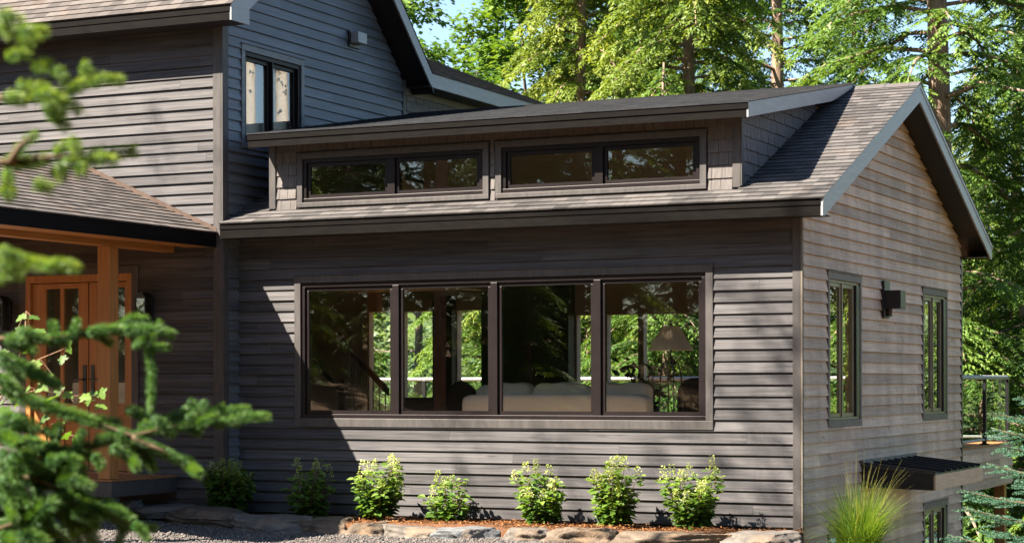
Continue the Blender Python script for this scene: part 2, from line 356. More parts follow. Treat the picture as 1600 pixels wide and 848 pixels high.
def shakes(mb, axis, plane, sgn, u0, u1, z0, z1, ops=(), base=0., row=.14, seed=1, top=None):
    rng = random.Random(seed); k = 0
    def P(u, t, z): return (u, plane + sgn * t, z) if axis == 'y' else (plane + sgn * t, u, z)
    while z0 + k * row < z1:
        c, d = z0 + k * row, min(z0 + (k + 1) * row, z1); k += 1; u = u0 - rng.uniform(0, .1)
        while u < u1:
            wd = rng.uniform(.085, .15); a, b = max(u, u0), min(u + wd - .004, u1); u += wd
            if b - a < .01: continue
            t = rng.uniform(.014, .022); cc = c + rng.uniform(-.003, .004)
            dd = d
            if top: dd = min(d, top((a + b) / 2))
            if dd - cc < .01: continue
            for o in ops:
                if o[2] < (cc + dd) / 2 < o[3]:
                    if o[0] < (a + b) / 2 < o[1]: a, b = (a, o[0]) if a < o[0] else (o[1], b) if b > o[1] else (0, 0)
                    else: a, b = (max(a, o[1]), b) if (a + b) / 2 > o[1] else (a, min(b, o[0]))
            if b - a < .012: continue
            f = [P(a, t, cc), P(b, t, cc), P(b, .005, dd), P(a, .005, dd)]
            mb.poly(f); mb.poly([P(a, 0, cc), P(b, 0, cc), f[1], f[0]]); mb.poly([P(a, 0, cc), f[0], f[3], P(a, 0, dd)]); mb.poly([P(b, 0, cc), P(b, 0, dd), f[2], f[1]])
    return mb

def leafmesh(name, verts, faces, tone, mat, parent=None, smooth=False):
    verts = np.asarray(verts, np.float32); faces = np.asarray(faces, np.int32); nv, nf, k = len(verts), len(faces), faces.shape[1]
    me = bpy.data.meshes.new(name); me.vertices.add(nv); me.vertices.foreach_set('co', verts.ravel())
    me.loops.add(nf * k); me.polygons.add(nf); me.loops.foreach_set('vertex_index', faces.ravel())
    me.polygons.foreach_set('loop_start', np.arange(0, nf * k, k, dtype=np.int32))
    me.update(calc_edges=True)
    a = me.attributes.new('tone', 'FLOAT', 'FACE'); a.data.foreach_set('value', np.asarray(tone, np.float32))
    me.materials.append(M[mat])
    if smooth: me.polygons.foreach_set('use_smooth', [True] * nf)
    return link(bpy.data.objects.new(name, me), parent)
def unit(a): return a / np.maximum(np.linalg.norm(a, axis=-1, keepdims=True), 1e-9)
def leaf_quads(pos, dirs, nor, L, W, fold=.0):
    """diamond leaves: base, side, tip, side"""
    dirs = unit(dirs); side = unit(np.cross(dirs, nor)); up = np.cross(side, dirs)
    L = np.asarray(L).reshape(-1, 1); W = np.asarray(W).reshape(-1, 1)
    p0 = pos; p1 = pos + dirs * L * .42 + side * W * .5 + up * fold * W; p2 = pos + dirs * L; p3 = pos + dirs * L * .42 - side * W * .5 + up * fold * W
    v = np.stack([p0, p1, p2, p3], 1).reshape(-1, 3); f = np.arange(len(v)).reshape(-1, 4); return v, f

# ------------------------------------------------------------------ terrain
def sstep(a, b, x):
    t = min(1, max(0, (x - a) / (b - a))); return t * t * (3 - 2 * t)
def hz(x, y):
    z = -.13 + .07 * sstep(-5.5, -8.5, x) * sstep(-6, -1.5, y)
    z -= .85 * sstep(-.15, 1.1, x) * sstep(-9, -1.2, y) + 1.2 * sstep(-.5, .6, x) * sstep(-.4, 3.2, y)
    z -= (1.3 * sstep(6, 10, y) + .33 * max(0, min(y, 34) - 9)) * (1 if y > 6 else 0)
    z += 1.7 * sstep(-8.5, -21, x) * sstep(-9, -21, y)
    if y < -26: z += .07 * (-26 - y) * (1 if y > -70 else 44 / max(1, (-26 - y)))
    return z
def build_ground():
    xs = np.unique(np.concatenate([np.linspace(-900, -60, 16), np.linspace(-60, -14, 24), np.linspace(-14, 8, 89), np.linspace(8, 60, 24), np.linspace(60, 900, 16)]))
    ys = np.unique(np.concatenate([np.linspace(-600, -60, 12), np.linspace(-60, -8, 36), np.linspace(-8, 12, 81), np.linspace(12, 60, 30)]))
    mb = MB(); v = []
    for y in ys:
        for x in xs:
            b = mnoise.noise(Vector((x * .6, y * .6, 0))) * .03 + mnoise.noise(Vector((x * 2.1, y * 2.1, 3))) * .012
            if x < -30 or y < -30 or y > 12: b += mnoise.noise(Vector((x * .08, y * .08, 7))) * .8
            v.append((x, y, hz(x, y) + b))
    n = len(xs); f = [(j * n + i, j * n + i + 1, (j + 1) * n + i + 1, (j + 1) * n + i) for j in range(len(ys) - 1) for i in range(n - 1)]
    mb.v = v; mb.f = f; o = mb.build('ground', 'ground', None, smooth=True, fix=False); tag(o, kind='structure')
build_ground()
tag(MB().box(-1500, 1500, 40, 1800, -12, -8.2).build('lake', 'water'), kind='structure')

def build_hills():
    rng = np.random.default_rng(4)
    xs = np.linspace(-520, 330, 60); ys = np.linspace(250, 620, 24); v = []
    def h(x, y): return -8.5 + 26 * sstep(250, 470, y) * (1 + .4 * mnoise.noise(Vector((x * .006, y * .006, 1)))) + (9 * sstep(-60, -230, x) * sstep(255, 400, y))
    for y in ys:
        for x in xs: v.append((x, y, h(x, y)))
    n = len(xs); mb = MB(); mb.v = v; mb.f = [(j * n + i, j * n + i + 1, (j + 1) * n + i + 1, (j + 1) * n + i) for j in range(len(ys) - 1) for i in range(n - 1)]
    tag(mb.build('hills', 'ground', fix=False), kind='structure')
    P, D, Nn, L, W, T = [], [], [], [], [], []
    for i in range(900):
        x, y = rng.uniform(-430, 120), 252 + 230 * rng.random() ** 1.6
        H = rng.uniform(9, 17); r = H * rng.uniform(.16, .3); k = 110; t = rng.random(k) ** .8
        rad = r * (1 - t * .85) * np.sqrt(rng.random(k)) ; a = rng.random(k) * 6.283
        p = np.stack([x + rad * np.cos(a), y + rad * np.sin(a), h(x, y) + H * (.08 + .92 * t)], 1)
        d = np.stack([np.cos(a), np.sin(a), rng.uniform(-.6, .3, k)], 1)
        P.append(p); D.append(d); Nn.append(rng.normal(size=(k, 3)) * .4 + [0, -.5, 1]); L.append(rng.uniform(1., 2., k)); W.append(rng.uniform(.7, 1.2, k))
        T.append(np.clip(rng.uniform(.1, .9) + rng.normal(size=k) * .15, 0, 1))
    vv, ff = leaf_quads(np.concatenate(P), np.concatenate(D), np.concatenate(Nn), np.concatenate(L), np.concatenate(W))
    tag(leafmesh('far_forest', vv, ff, np.concatenate(T), 'farleaf'), 'hazy blue green wooded hillside across the lake', 'forest', kind='stuff')
build_hills()

# ================================================================== THE HOUSE
house = empty('house', (-4, 0, 0), 0, 'dark stained clapboard house with shingled roofs, a long window wall and an orange cedar porch', 'house')
HOUSE_T = Matrix.Translation((4, 0, 0))
def hp(mb, name, mat, bevel=0., parent=None, label=None):  # a part of the house, drawn in world coordinates
    o = mb.build(name, mat, parent or house, bevel)
    if parent is None: o.data.transform(HOUSE_T)
    if label: o['label'] = label
    return o
def hsub(mb, name, mat, parent, bevel=0.):
    o = mb.build(name, mat, parent, bevel); o.data.transform(HOUSE_T); return o

PITCH = 5 / 12
def zr(y): return 3.462 + PITCH * (y + .4)               # top of the wing's front slope
RIDGE_Y = 3.75; RZ = zr(RIDGE_Y)
def zb(y): return RZ - PITCH * (y - RIDGE_Y)             # back slope
WX0, WX1 = -7.08, 0.0
# ---- wing: front wall
OPEN_MAIN = (-6.185, -1.065, 1.13, 2.74)
SID_FRONT = (-6.20, -1.05, 1.10, 2.75)
mb = MB(); siding(mb, 'y', 0., -1, WX0, -.085, 0., 3.30, [SID_FRONT]); hp(mb, 'clapboard_wall', 'siding', label='long front wall of dark clapboard half in shade')
OPEN_D1 = (-6.17, -3.765, 3.70, 4.22); OPEN_D2 = (-3.53, -1.135, 3.70, 4.22)
mb = MB(); wall_core(mb, 'y', .001, .15, WX0, -.006, -.6, 3.43, [OPEN_MAIN])
hp(mb, 'wall_frame', 'inwall')
mb = MB(); mb.box(WX0, -.004, -.006, .0005, -.5, -.004); hp(mb, 'foundation', 'concrete')
# ---- wing: gable end
GW1 = (.98, 2.21, 1.12, 2.69); GW2 = (5.28, 6.53, 1.12, 2.69); LW1 = (.98, 2.21, -1.4, -.12); LW2 = (5.31, 6.54, -1.4, -.12)
GABLE_END = 7.5
def ylo(z): return .0 if z < 3.32 else max(0., (z - 3.30) / PITCH - .4 + .02)
def yhi(z): return GABLE_END - .045 if z < 3.32 else min(GABLE_END - .045, RIDGE_Y * 2 - ylo(z))
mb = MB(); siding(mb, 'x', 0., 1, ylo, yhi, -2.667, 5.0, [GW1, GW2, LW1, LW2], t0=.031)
hp(mb, 'gable_wall', 'weathered', label='weathered brownish grey clapboard gable wall, lightened for bounce light')
mb = MB(); wall_core(mb, 'x', -.15, -.001, .151, GABLE_END, -2.8, 3.30, [GW1, GW2, LW1, LW2])
prof = [(.0, 3.301), (GABLE_END, 3.301), (RIDGE_Y, RZ - .2)]; mb.prism(prof, 'x', -.15, -.001); hp(mb, 'wall_frame', 'inwall')
mb = MB(); wall_core(mb, 'y', GABLE_END - .15, GABLE_END - .002, -12., -.151, -2.8, 3.30,
    [(-9.42, -8.93, .62, 2.68), (-8.80, -8.21, .62, 2.68), (-7.84, -7.32, .62, 2.68), (-5.80, -5.37, .62, 2.57), (-5.30, -4.80, .62, 2.57), (-4.71, -3.55, .62, 2.57), (-3.45, -.5, .62, 2.57)])
hp(mb, 'wall_frame', 'inwall')
bx('corner_board', 'trim', house, 4 - .088, 4 + .0, -.026, -.002, -.45, 3.285)
bx('corner_board', 'trim_end', house, 4 + .0005, 4 + .024, -.026, .018, -.6, 3.285)
bx('corner_board', 'black', house, 4 + .002, 4 + .028, GABLE_END - .045, GABLE_END + .03, -2.7, 3.285)
# ---- wing roof
XR = .36; DX0, DX1 = -6.635, -.671
cosp = math.cos(math.atan(PITCH)); up = Vector((0, cosp, PITCH * cosp))
mb = MB()
L_eave = (.03 + .4) / cosp; L_all = (RIDGE_Y + .4) / cosp
n0 = round(L_eave / .135)
shingles(mb, (WX0, -.425, zr(-.425)), (XR + .012, -.425, zr(-.425)), up, .135 * n0 + .0)
yb = -.425 + .135 * n0 * cosp
shingles(mb, (WX0, yb, zr(yb)), (DX0 + .02, yb, zr(yb)), up, (RIDGE_Y - yb) / cosp, start=n0)
shingles(mb, (DX1 - .02, yb, zr(yb)), (XR + .012, yb, zr(yb)), up, (RIDGE_Y - yb) / cosp, start=n0)
ye = 2 * RIDGE_Y + .425
shingles(mb, (WX0, ye, zb(ye)), (XR + .012, ye, zb(ye)), Vector((0, -cosp, PITCH * cosp)), L_all)
hp(mb, 'shingle_roof', 'shingle')
TH = .17
mb = MB()
def slab(mb, y0, y1, f, x0, x1, th=TH): mb.prism([(y0, f(y0) - .003), (y1, f(y1) - .003), (y1, f(y1) - th), (y0, f(y0) - th)], 'x', x0, x1)
slab(mb, -.38, .2, zr, WX0, XR - .026); slab(mb, .2, RIDGE_Y, zr, DX1 - .02, XR - .026); slab(mb, .2, RIDGE_Y, zr, WX0, DX0 + .02)
slab(mb, RIDGE_Y, 2 * RIDGE_Y + .38, zb, WX0, XR - .026)
hp(mb, 'roof_deck', 'soffit')
mb = MB(); mb.box(WX0, XR - .026, -.40, -.381, 3.278, zr(-.4) + .0); mb.box(WX0, XR - .026, -.409, -.4005, 3.385, zr(-.4) + .002)
hp(mb, 'fascia', 'fascia')
mb = MB(); mb.box(WX0, XR - .026, 2 * RIDGE_Y + .381, 2 * RIDGE_Y + .40, 3.278, zb(2 * RIDGE_Y + .4)); hp(mb, 'fascia', 'fascia')
mb = MB(); mb.box(WX0, XR - .03, -.38, -.0225, 3.287, 3.299); hp(mb, 'soffit', 'soffit'); mb = MB(); mb.box(.03, XR - .03, 2 * RIDGE_Y + .03, 2 * RIDGE_Y + .38, 3.287, 3.299); hp(mb, 'soffit', 'soffit')
mb = MB(); TR = .215
for sg in (1, -1):
    Y = lambda y: y if sg > 0 else 2 * RIDGE_Y - y
    yk = -.4 + (TR - (zr(-.4) - 3.272)) / PITCH
    mb.prism([(Y(-.402), 3.272), (Y(yk), 3.272), (Y(RIDGE_Y - sg * .0), zr(RIDGE_Y) - TR), (Y(RIDGE_Y), zr(RIDGE_Y)), (Y(-.402), zr(-.402))], 'x', XR - .024, XR)
    mb.prism([(Y(-.41), zr(-.41) - .045), (Y(RIDGE_Y), zr(RIDGE_Y) - .045), (Y(RIDGE_Y), zr(RIDGE_Y) + .004), (Y(-.41), zr(-.41) + .004)], 'x', XR + .001, XR + .007)
hp(mb, 'rake_board', 'rake')
mb = MB()
for i in range(24):
    x = WX0 + .2 + i * .31
    if x > XR: break
    mb.prism([(RIDGE_Y - .14, zr(RIDGE_Y - .14) + .02), (RIDGE_Y, RZ + .028 + .004 * (i % 2)), (RIDGE_Y + .14, zb(RIDGE_Y + .14) + .02), (RIDGE_Y, RZ)], 'x', x, min(x + .305, XR + .01))
hp(mb, 'ridge_cap', 'shingle')
# ---- dormer
DY = .02; DOV = .335; DE = DY - DOV; DS = .178
def zd(y): return 4.512 + DS * (y - DE)
mb = MB(); shk_ops = [(-6.26, -3.675, 3.60, 4.30), (-3.62, -1.045, 3.60, 4.30)]
shakes(mb, 'y', DY, -1, DX0 + .09, DX1 - .09, 3.615, 4.40, shk_ops, seed=5); hp(mb, 'dormer_wall', 'shake', label='shake clad dormer front between the clerestory windows')
mb = MB()
shakes(mb, 'x', DX1 - .012, 1, DY + .005, 3.2, 3.655, 4.80, seed=8, top=lambda y: zd(y) - .165)
hp(mb, 'dormer_wall', 'shake', label='shake clad dormer cheek in shade')
mb = MB(); wall_core(mb, 'y', DY + .001, DY + .12, DX0, DX1 - .013, 3.44, 4.40, [OPEN_D1, OPEN_D2])
for x0, x1 in ((DX0, DX0 + .1), (DX1 - .11, DX1 - .013)):
    mb.prism([(DY + .121, 3.45), (DY + .121, zd(DY) - .16), (2.78, zd(2.78) - .16), (2.9, zr(2.9) - .05)], 'x', x0, x1)
hp(mb, 'wall_frame', 'trim')
bx('corner_board', 'trim', house, 4 + DX0, 4 + DX0 + .09, DY - .03, DY - .001, 3.64, 4.40)
bx('corner_board', 'trim', house, 4 + DX1 - .09, 4 + DX1, DY - .03, DY - .001, 3.645, 4.40)
bx('corner_board', 'trim', house, 4 + DX1 - .0, 4 + DX1 + .018, DY - .028, DY + .05, 3.66, 4.40)
DR0, DR1 = -6.735, -.475
cd_ = math.cos(math.atan(DS)); mb = MB()
shingles(mb, (DR0 - .01, DE - .02, zd(DE - .02)), (DR1 + .012, DE - .02, zd(DE - .02)), Vector((0, cd_, DS * cd_)), (RIDGE_Y + .12 - DE) / cd_, t=.008)
hp(mb, 'shingle_roof', 'shingle_dark')
mb = MB(); slab(mb, DE + .02, RIDGE_Y - .02, zd, DR0 + .02, DR1 - .022, .15); hp(mb, 'roof_deck', 'soffit')
mb = MB(); mb.box(DR0, DR1 - .022, DE - .001, DE + .019, zd(DE) - .158, zd(DE) - .001); mb.box(DR0 - .005, DR1 - .0, DE - .012, DE - .002, zd(DE) - .07, zd(DE) + .001); hp(mb, 'fascia', 'fascia')
mb = MB(); mb.prism([(DE - .003, zd(DE) - .16), (DE - .003, zd(DE)), (RIDGE_Y, zd(RIDGE_Y)), (RIDGE_Y, zd(RIDGE_Y) - .035), (2.8, zd(2.8) - .155)], 'x', DR1 - .02, DR1); hp(mb, 'rake_board', 'rake')
mb = MB(); mb.box(DR0, DR1, DE - .016, DE - .0125, zd(DE) - .002, zd(DE) + .006); hp(mb, 'drip_edge', 'copper')
mb = MB(); mb.box(DR0, DR1, RIDGE_Y - .05, RIDGE_Y + .1, RZ + .02, zd(RIDGE_Y) + .02); hp(mb, 'ridge_cap', 'black')

# ---- windows
def window(axis, plane, sgn, u0, u1, z0, z1, units, trim=.085, head=.085, sill=.10, fm='frame', sash='frame', tm='trim', depth=.055, fr=.05, mull=.10, st=.045, label=None, side_dark=True, sdep=.012, tproud=.034, track=0.):
    """opening u0..u1, z0..z1 -> trim boards, frame, one sash and one pane for every unit"""
    def B(mb, a, b, t0, t1, c, d):                         # t is distance outward from the wall plane
        lo, hi = sorted((plane + sgn * t0, plane + sgn * t1))
        return mb.box(a, b, lo, hi, c, d) if axis == 'y' else mb.box(lo, hi, a, b, c, d)
    wroot = MB(); B(wroot, u0 - trim, u1 + trim, .0005, tproud, z1, z1 + head); B(wroot, u0 - trim, u1 + trim, .0005, tproud, z0 - sill, z0)
    B(wroot, u0 - trim, u0, .0005, tproud - .001, z0, z1); B(wroot, u1, u1 + trim, .0005, tproud - .001, z0, z1)
    B(wroot, u0 - trim - .012, u1 + trim + .012, .0005, tproud + .012, z1 + head, z1 + head + .012)
    root = hp(wroot, 'window', tm, .004)
    if label: root['label'] = label
    f = MB(); B(f, u0, u1, -depth, .012, z1 - fr, z1); B(f, u0, u1, -depth, .016, z0, z0 + fr); B(f, u0, u0 + fr, -depth, .012, z0 + fr, z1 - fr); B(f, u1 - fr, u1, -depth, .012, z0 + fr, z1 - fr)
    if track:
        k = MB(); B(k, u1 - fr - track, u1 - fr, -depth, .03, z0 + fr, z1 - fr); hsub(k, 'screen_track', 'black', root, .004); u1 -= track
    n = units; wu = (u1 - u0 - 2 * fr - mull * (n - 1)) / n
    spans = []
    for i in range(n):
        a = u0 + fr + i * (wu + mull); spans.append((a, a + wu))
        if i < n - 1: B(f, a + wu, a + wu + mull, -depth, .014, z0 + fr, z1 - fr)
    hsub(f, 'frame', fm, root, .004)
    for a, b in spans:
        s = MB(); c, d = z0 + fr, z1 - fr; lo, hi = -depth + .004, -sdep
        B(s, a, b, lo, hi, d - st, d); B(s, a, b, lo, hi, c, c + st); B(s, a, a + st, lo, hi, c + st, d - st); B(s, b - st, b, lo, hi, c + st, d - st)
        hsub(s, 'sash', sash, root, .005)
        g = MB(); B(g, a + st - .003, b - st + .003, -depth + .018, -depth + .026, c + st - .003, d - st + .003); hsub(g, 'pane', 'glass', root)
    return root
window('y', 0., -1, *OPEN_MAIN, 4, mull=.085, label='long four pane picture window')
window('y', DY, -1, *OPEN_D1, 2, sill=.055, head=.06, trim=.075, label='two pane clerestory window on the dormer')
window('y', DY, -1, *OPEN_D2, 2, sill=.055, head=.06, trim=.075, label='two pane clerestory window on the dormer')
for g in (GW1, GW2, LW1, LW2):
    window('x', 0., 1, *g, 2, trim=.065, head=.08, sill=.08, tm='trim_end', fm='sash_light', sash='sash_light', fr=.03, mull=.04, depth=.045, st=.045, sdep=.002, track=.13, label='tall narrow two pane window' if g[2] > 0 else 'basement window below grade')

# ---- upper block (left)
FY = -.345; SX = -7.08
PZ0, UPF, UPR = 6.0, .75, .95
UE = -.745                                               # its front eave
KY, KZ = 4.317, 5.878; URY = (KZ + UPR * KY - PZ0 + UPF * UE) / (UPF + UPR); URZ = PZ0 + UPF * (URY - UE)
DOOR = (-10.02, -8.39, .46, 2.90)
mb = MB(); siding(mb, 'y', FY, -1, -16., SX - .115, -.127, 5.86, [(DOOR[0], DOOR[1], DOOR[2], DOOR[3])], base=.03); hp(mb, 'clapboard_wall', 'siding', label='upper block front wall, sunlit above the porch roof')
mb = MB(); wall_core(mb, 'y', FY + .001, FY + .14, -16., SX - .001, -.5, 6.2, [DOOR]); hp(mb, 'wall_frame', 'inwall')
def uhi(z): return min(4.235 - .09, URY + (URZ - .22 - z) / UPR if z > 5.5 else 9)
def ulo(z): return max(FY, URY - (URZ - .26 - z) / UPF) if z > 6.0 else FY
UW = (.115, 1.42, 4.49, 5.60)
mb = MB(); siding(mb, 'x', SX, 1, FY + .1, -.002, -.127, 3.46, [], base=.03)
siding(mb, 'x', SX, 1, lambda z: max(FY + .1, ulo(z)), uhi, 3.46, URZ - .3, [UW], base=.03); hp(mb, 'clapboard_wall', 'siding_skyblue', label='upper gable wall in blue shade')
mb = MB(); mb.prism([(FY + .14, 3.3), (4.235, 3.3), (4.235, 5.85), (URY, URZ - .25), (FY + .14, 6.1)], 'x', SX - .30, SX - .16)
wall_core(mb, 'x', SX - .15, SX - .001, FY + .14, 4.235, 3.3, 5.75, [UW]); hp(mb, 'wall_frame', 'inwall')
bx('corner_board', 'trim', house, 4 + SX - .115, 4 + SX + .0, FY - .028, FY - .002, -.1, 5.84)
bx('corner_board', 'trim', house, 4 + SX + .0005, 4 + SX + .026, FY - .028, FY + .098, -.1, 5.84)
bx('corner_board', 'trim', house, 4 + SX + .0005, 4 + SX + .03, 4.145, 4.235, 4.6, 5.8)
window('x', SX, 1, *UW, 2, trim=.075, head=.08, sill=.08, tm='siding_skyblue', fm='frame', sash='frame', fr=.05, mull=.03, st=.05, depth=.08, sdep=.03, label='upper two pane window reflecting pale trunks')
OXR = -6.68
def uf(y): return PZ0 + UPF * (y - UE)
def ur(y): return KZ + UPR * (KY - y)
mb = MB(); c1 = math.cos(math.atan(UPF)); c2 = math.cos(math.atan(UPR))
shingles(mb, (-16.4, UE - .02, uf(UE - .02)), (OXR + .01, UE - .02, uf(UE - .02)), Vector((0, c1, UPF * c1)), (URY - UE) / c1 + .02)
shingles(mb, (-16.4, KY, KZ), (OXR + .01, KY, KZ), Vector((0, -c2, UPR * c2)), (KY - URY) / c2)
hp(mb, 'shingle_roof', 'shingle_porch')
mb = MB(); slab(mb, UE + .02, URY, uf, -16.4, OXR - .026, .19); slab(mb, URY, KY + .1, ur, -16.4, OXR - .026, .17)
mb.box(-16.4, OXR - .03, UE + .02, FY - .022, 5.815, 5.83); hp(mb, 'roof_deck', 'soffit')
mb = MB(); mb.box(-16.4, OXR - .026, UE, UE + .019, 5.81, uf(UE)); mb.box(-16.4, OXR - .026, UE - .009, UE - .0005, 5.91, uf(UE) + .001); hp(mb, 'fascia', 'fascia')
mb = MB()
TF = .30; yk = -.36
mb.prism([(UE - .002, 5.806), (yk, 5.806), (yk, uf(yk) - TF), (URY, URZ - TF), (URY, URZ), (UE - .002, uf(UE))], 'x', OXR - .024, OXR)
mb.prism([(URY, URZ - .21), (KY - .06, ur(KY - .06) - .20), (KY, KZ - .19), (KY, KZ), (URY, URZ)], 'x', OXR - .0241, OXR - .0001)
mb.box(OXR - .024, OXR - .0001, KY + .0005, 9.5, KZ - .19, KZ); hp(mb, 'rake_board', 'rake')
# rear wing of the upper block, eave parallel to the gable wall
mb = MB(); mb.prism([(OXR - .026, KZ - .006), (OXR - 3., KZ + 1.25), (OXR - 3., KZ + 1.05), (OXR - .026, KZ - .17)], 'y', KY + .02, 9.6)
mb.box(SX, OXR - .03, 4.24, 9.5, KZ - .185, KZ - .172); hp(mb, 'roof_deck', 'soffit')
mb = MB(); shingles(mb, (OXR + .012, KY, KZ), (OXR + .012, 9.6, KZ), Vector((-1, 0, .41)), 3.1); hp(mb, 'shingle_roof', 'shingle_porch')
mb = MB(); shakes(mb, 'x', SX, 1, 4.24, 9.5, 4.4, 5.66, seed=13); hp(mb, 'shake_wall', 'shake')
mb = MB(); mb.box(SX - .15, SX - .001, 4.236, 9.5, 3.3, 5.7); hp(mb, 'wall_frame', 'inwall')
mb = MB(); mb.box(SX, SX + .03, 4.236, 9.5, 5.60, 5.69); hp(mb, 'frieze_board', 'trim_end')
# wall vent
vb = bx('dryer_vent', 'black', house, 4 + SX + .022, 4 + SX + .05, 2.62, 2.90, 6.03, 6.25)
mb = MB(); mb.prism([(2.64, 6.08), (2.88, 6.08), (2.88, 6.23), (2.64, 6.23)], 'x', SX + .05, SX + .17); hsub(mb, 'vent_hood', 'rake', vb, .01)

# ---- porch
PRX, PRZ, PEX, PEZ, PY0 = -9.15, 4.225, -7.15, 3.352, -4.9
ps = (PRZ - PEZ) / (PEX - PRX)
cp = math.cos(math.atan(ps))
mb = MB(); shingles(mb, (PEX + .015, PY0, PEZ - .006), (PEX + .015, FY - .022, PEZ - .006), Vector((-cp, 0, ps * cp)), (PEX - PRX) / cp + .02)
shingles(mb, (2 * PRX - PEX - .015, PY0, PEZ - .006), (2 * PRX - PEX - .015, FY - .022, PEZ - .006), Vector((cp, 0, ps * cp)), (PEX - PRX) / cp + .02)
hp(mb, 'porch_roof', 'shingle_porch', label='porch roof of sunlit brown shingles')
mb = MB()
for sg in (1, -1):
    X = lambda x: x if sg > 0 else 2 * PRX - x
    mb.prism([(X(PEX - .02), PEZ - .012), (X(PRX), PRZ - .006), (X(PRX), PRZ - .13), (X(PEX - .02), PEZ - .135)], 'y', PY0 + .02, FY - .022)
hp(mb, 'porch_soffit', 'cedar_x')
mb = MB(); mb.box(PEX - .019, PEX, PY0, FY - .024, 3.178, PEZ - .002); mb.box(2 * PRX - PEX, 2 * PRX - PEX + .019, PY0, FY - .024, 3.178, PEZ - .002)
for sg in (1, -1):
    X = lambda x: x if sg > 0 else 2 * PRX - x
    mb.prism([(X(PEX), 3.178), (X(PRX), PRZ - .18), (X(PRX), PRZ), (X(PEX), PEZ)], 'y', PY0 - .02, PY0 - .001)
hp(mb, 'fascia', 'fascia')
mb = MB(); mb.box(-7.56, PEX - .02, PY0 + .02, FY - .024, 3.186, 3.198); hp(mb, 'porch_soffit', 'cedar_x')
mb = MB(); n = 13
for i in range(n):
    a, b = PEX + (PRX - PEX) * i / n, PEX + (PRX - PEX) * (i + 1) / n
    za, zb_ = PEZ + (PRZ - PEZ) * i / n, PEZ + (PRZ - PEZ) * (i + 1) / n
    mb.prism([(a, za + .012), (b, zb_ + .012), (b, zb_ + .07), (a, za + .06)], 'y', FY - .032, FY - .024)
hp(mb, 'step_flashing', 'copper')
for x in (-7.92, -10.55):
    mb = MB(); mb.box(x, x + .17, PY0 + .05, FY - .03, 3.135, 3.30); hp(mb, 'porch_beam', 'cedar_x', .006)
    for y in (-1.67, -4.75):
        mb = MB(); mb.box(x, x + .17, y, y + .175, .442 if y > -2 else -.1, 3.134); hp(mb, 'porch_post', 'cedar', .008)
mb = MB()
for i in range(10): mb.box(-11.1, -7.715, -1.685 + i * .136, -1.685 + i * .136 + .130, .415, .44)
hp(mb, 'porch_deck', 'deckwood', .003)
mb = MB(); mb.box(-11.08, -7.722, -1.672, FY - .024, .235, .414); hp(mb, 'deck_skirt', 'trim', .004)
mb = MB(); mb.box(-7.92, -7.76, -1.62, -1.46, -.12, .234); mb.box(-10.9, -10.7, -1.62, -1.46, -.12, .234); hp(mb, 'deck_footing', 'concrete', .01)
# door set
a, b, c, d = DOOR
dm = MB(); ft = .075
dm.box(a, a + ft, FY - .03, FY + .10, c, d); dm.box(b - ft, b, FY - .03, FY + .10, c, d); dm.box(a + ft, b - ft, FY - .03, FY + .10, d - .09, d); dm.box(a - .02, b + .02, FY - .07, FY + .05, c - .035, c - .001)
door = hp(dm, 'door', 'cedar', .004, label='orange cedar double entrance door with glazed upper panels')
def leaf(x0, x1, panes, hx):
    l = MB(); z0, z1 = c + .01, d - .10; y0, y1 = FY + .01, FY + .055; gz0, gz1 = 1.30, 2.735; pz0, pz1 = .68, 1.14
    us = [x0] + [q for p in panes for q in p] + [x1]
    for i in range(0, len(us), 2): l.box(us[i], us[i + 1], y0, y1, z0, z1)
    for p in panes:
        l.box(p[0], p[1], y0 + .001, y1 - .001, gz1, z1 - .001); l.box(p[0], p[1], y0 + .001, y1 - .001, pz1, gz0); l.box(p[0], p[1], y0 + .001, y1 - .001, z0, pz0)
        l.box(p[0], p[1], y0 + .018, y1 - .01, pz0, pz1)
    hsub(l, 'door_leaf', 'cedar', door, .004)
    for p in panes: hsub(MB().box(p[0] - .003, p[1] + .003, y0 + .02, y0 + .028, gz0 - .003, gz1 + .003), 'pane', 'glass', door)
    h = MB(); h.box(hx - .025, hx + .025, y0 - .012, y0 - .0005, 1.38, 1.78); h.tube([(hx, y0 - .012, 1.60), (hx, y0 - .06, 1.60), (hx + (.12 if hx > -9.06 else -.12), y0 - .06, 1.60)], .011)
    h.tube([(hx, y0 - .012, 1.42), (hx, y0 - .03, 1.42)], .018)
    hsub(h, 'handle', 'black', door)
leaf(-9.94, -9.075, [(-9.73, -9.505), (-9.45, -9.225)], -9.125)
leaf(-9.06, -8.468, [(-8.93, -8.73), (-8.67, -8.52)], -9.005)
mb = MB(); mb.box(a - .1, a, FY - .034, FY - .001, c, d + .09); mb.box(b, b + .1, FY - .034, FY - .001, c, d + .09); mb.box(a, b, FY - .034, FY - .001, d, d + .09); hsub(mb, 'door_casing', 'trim', door, .004)

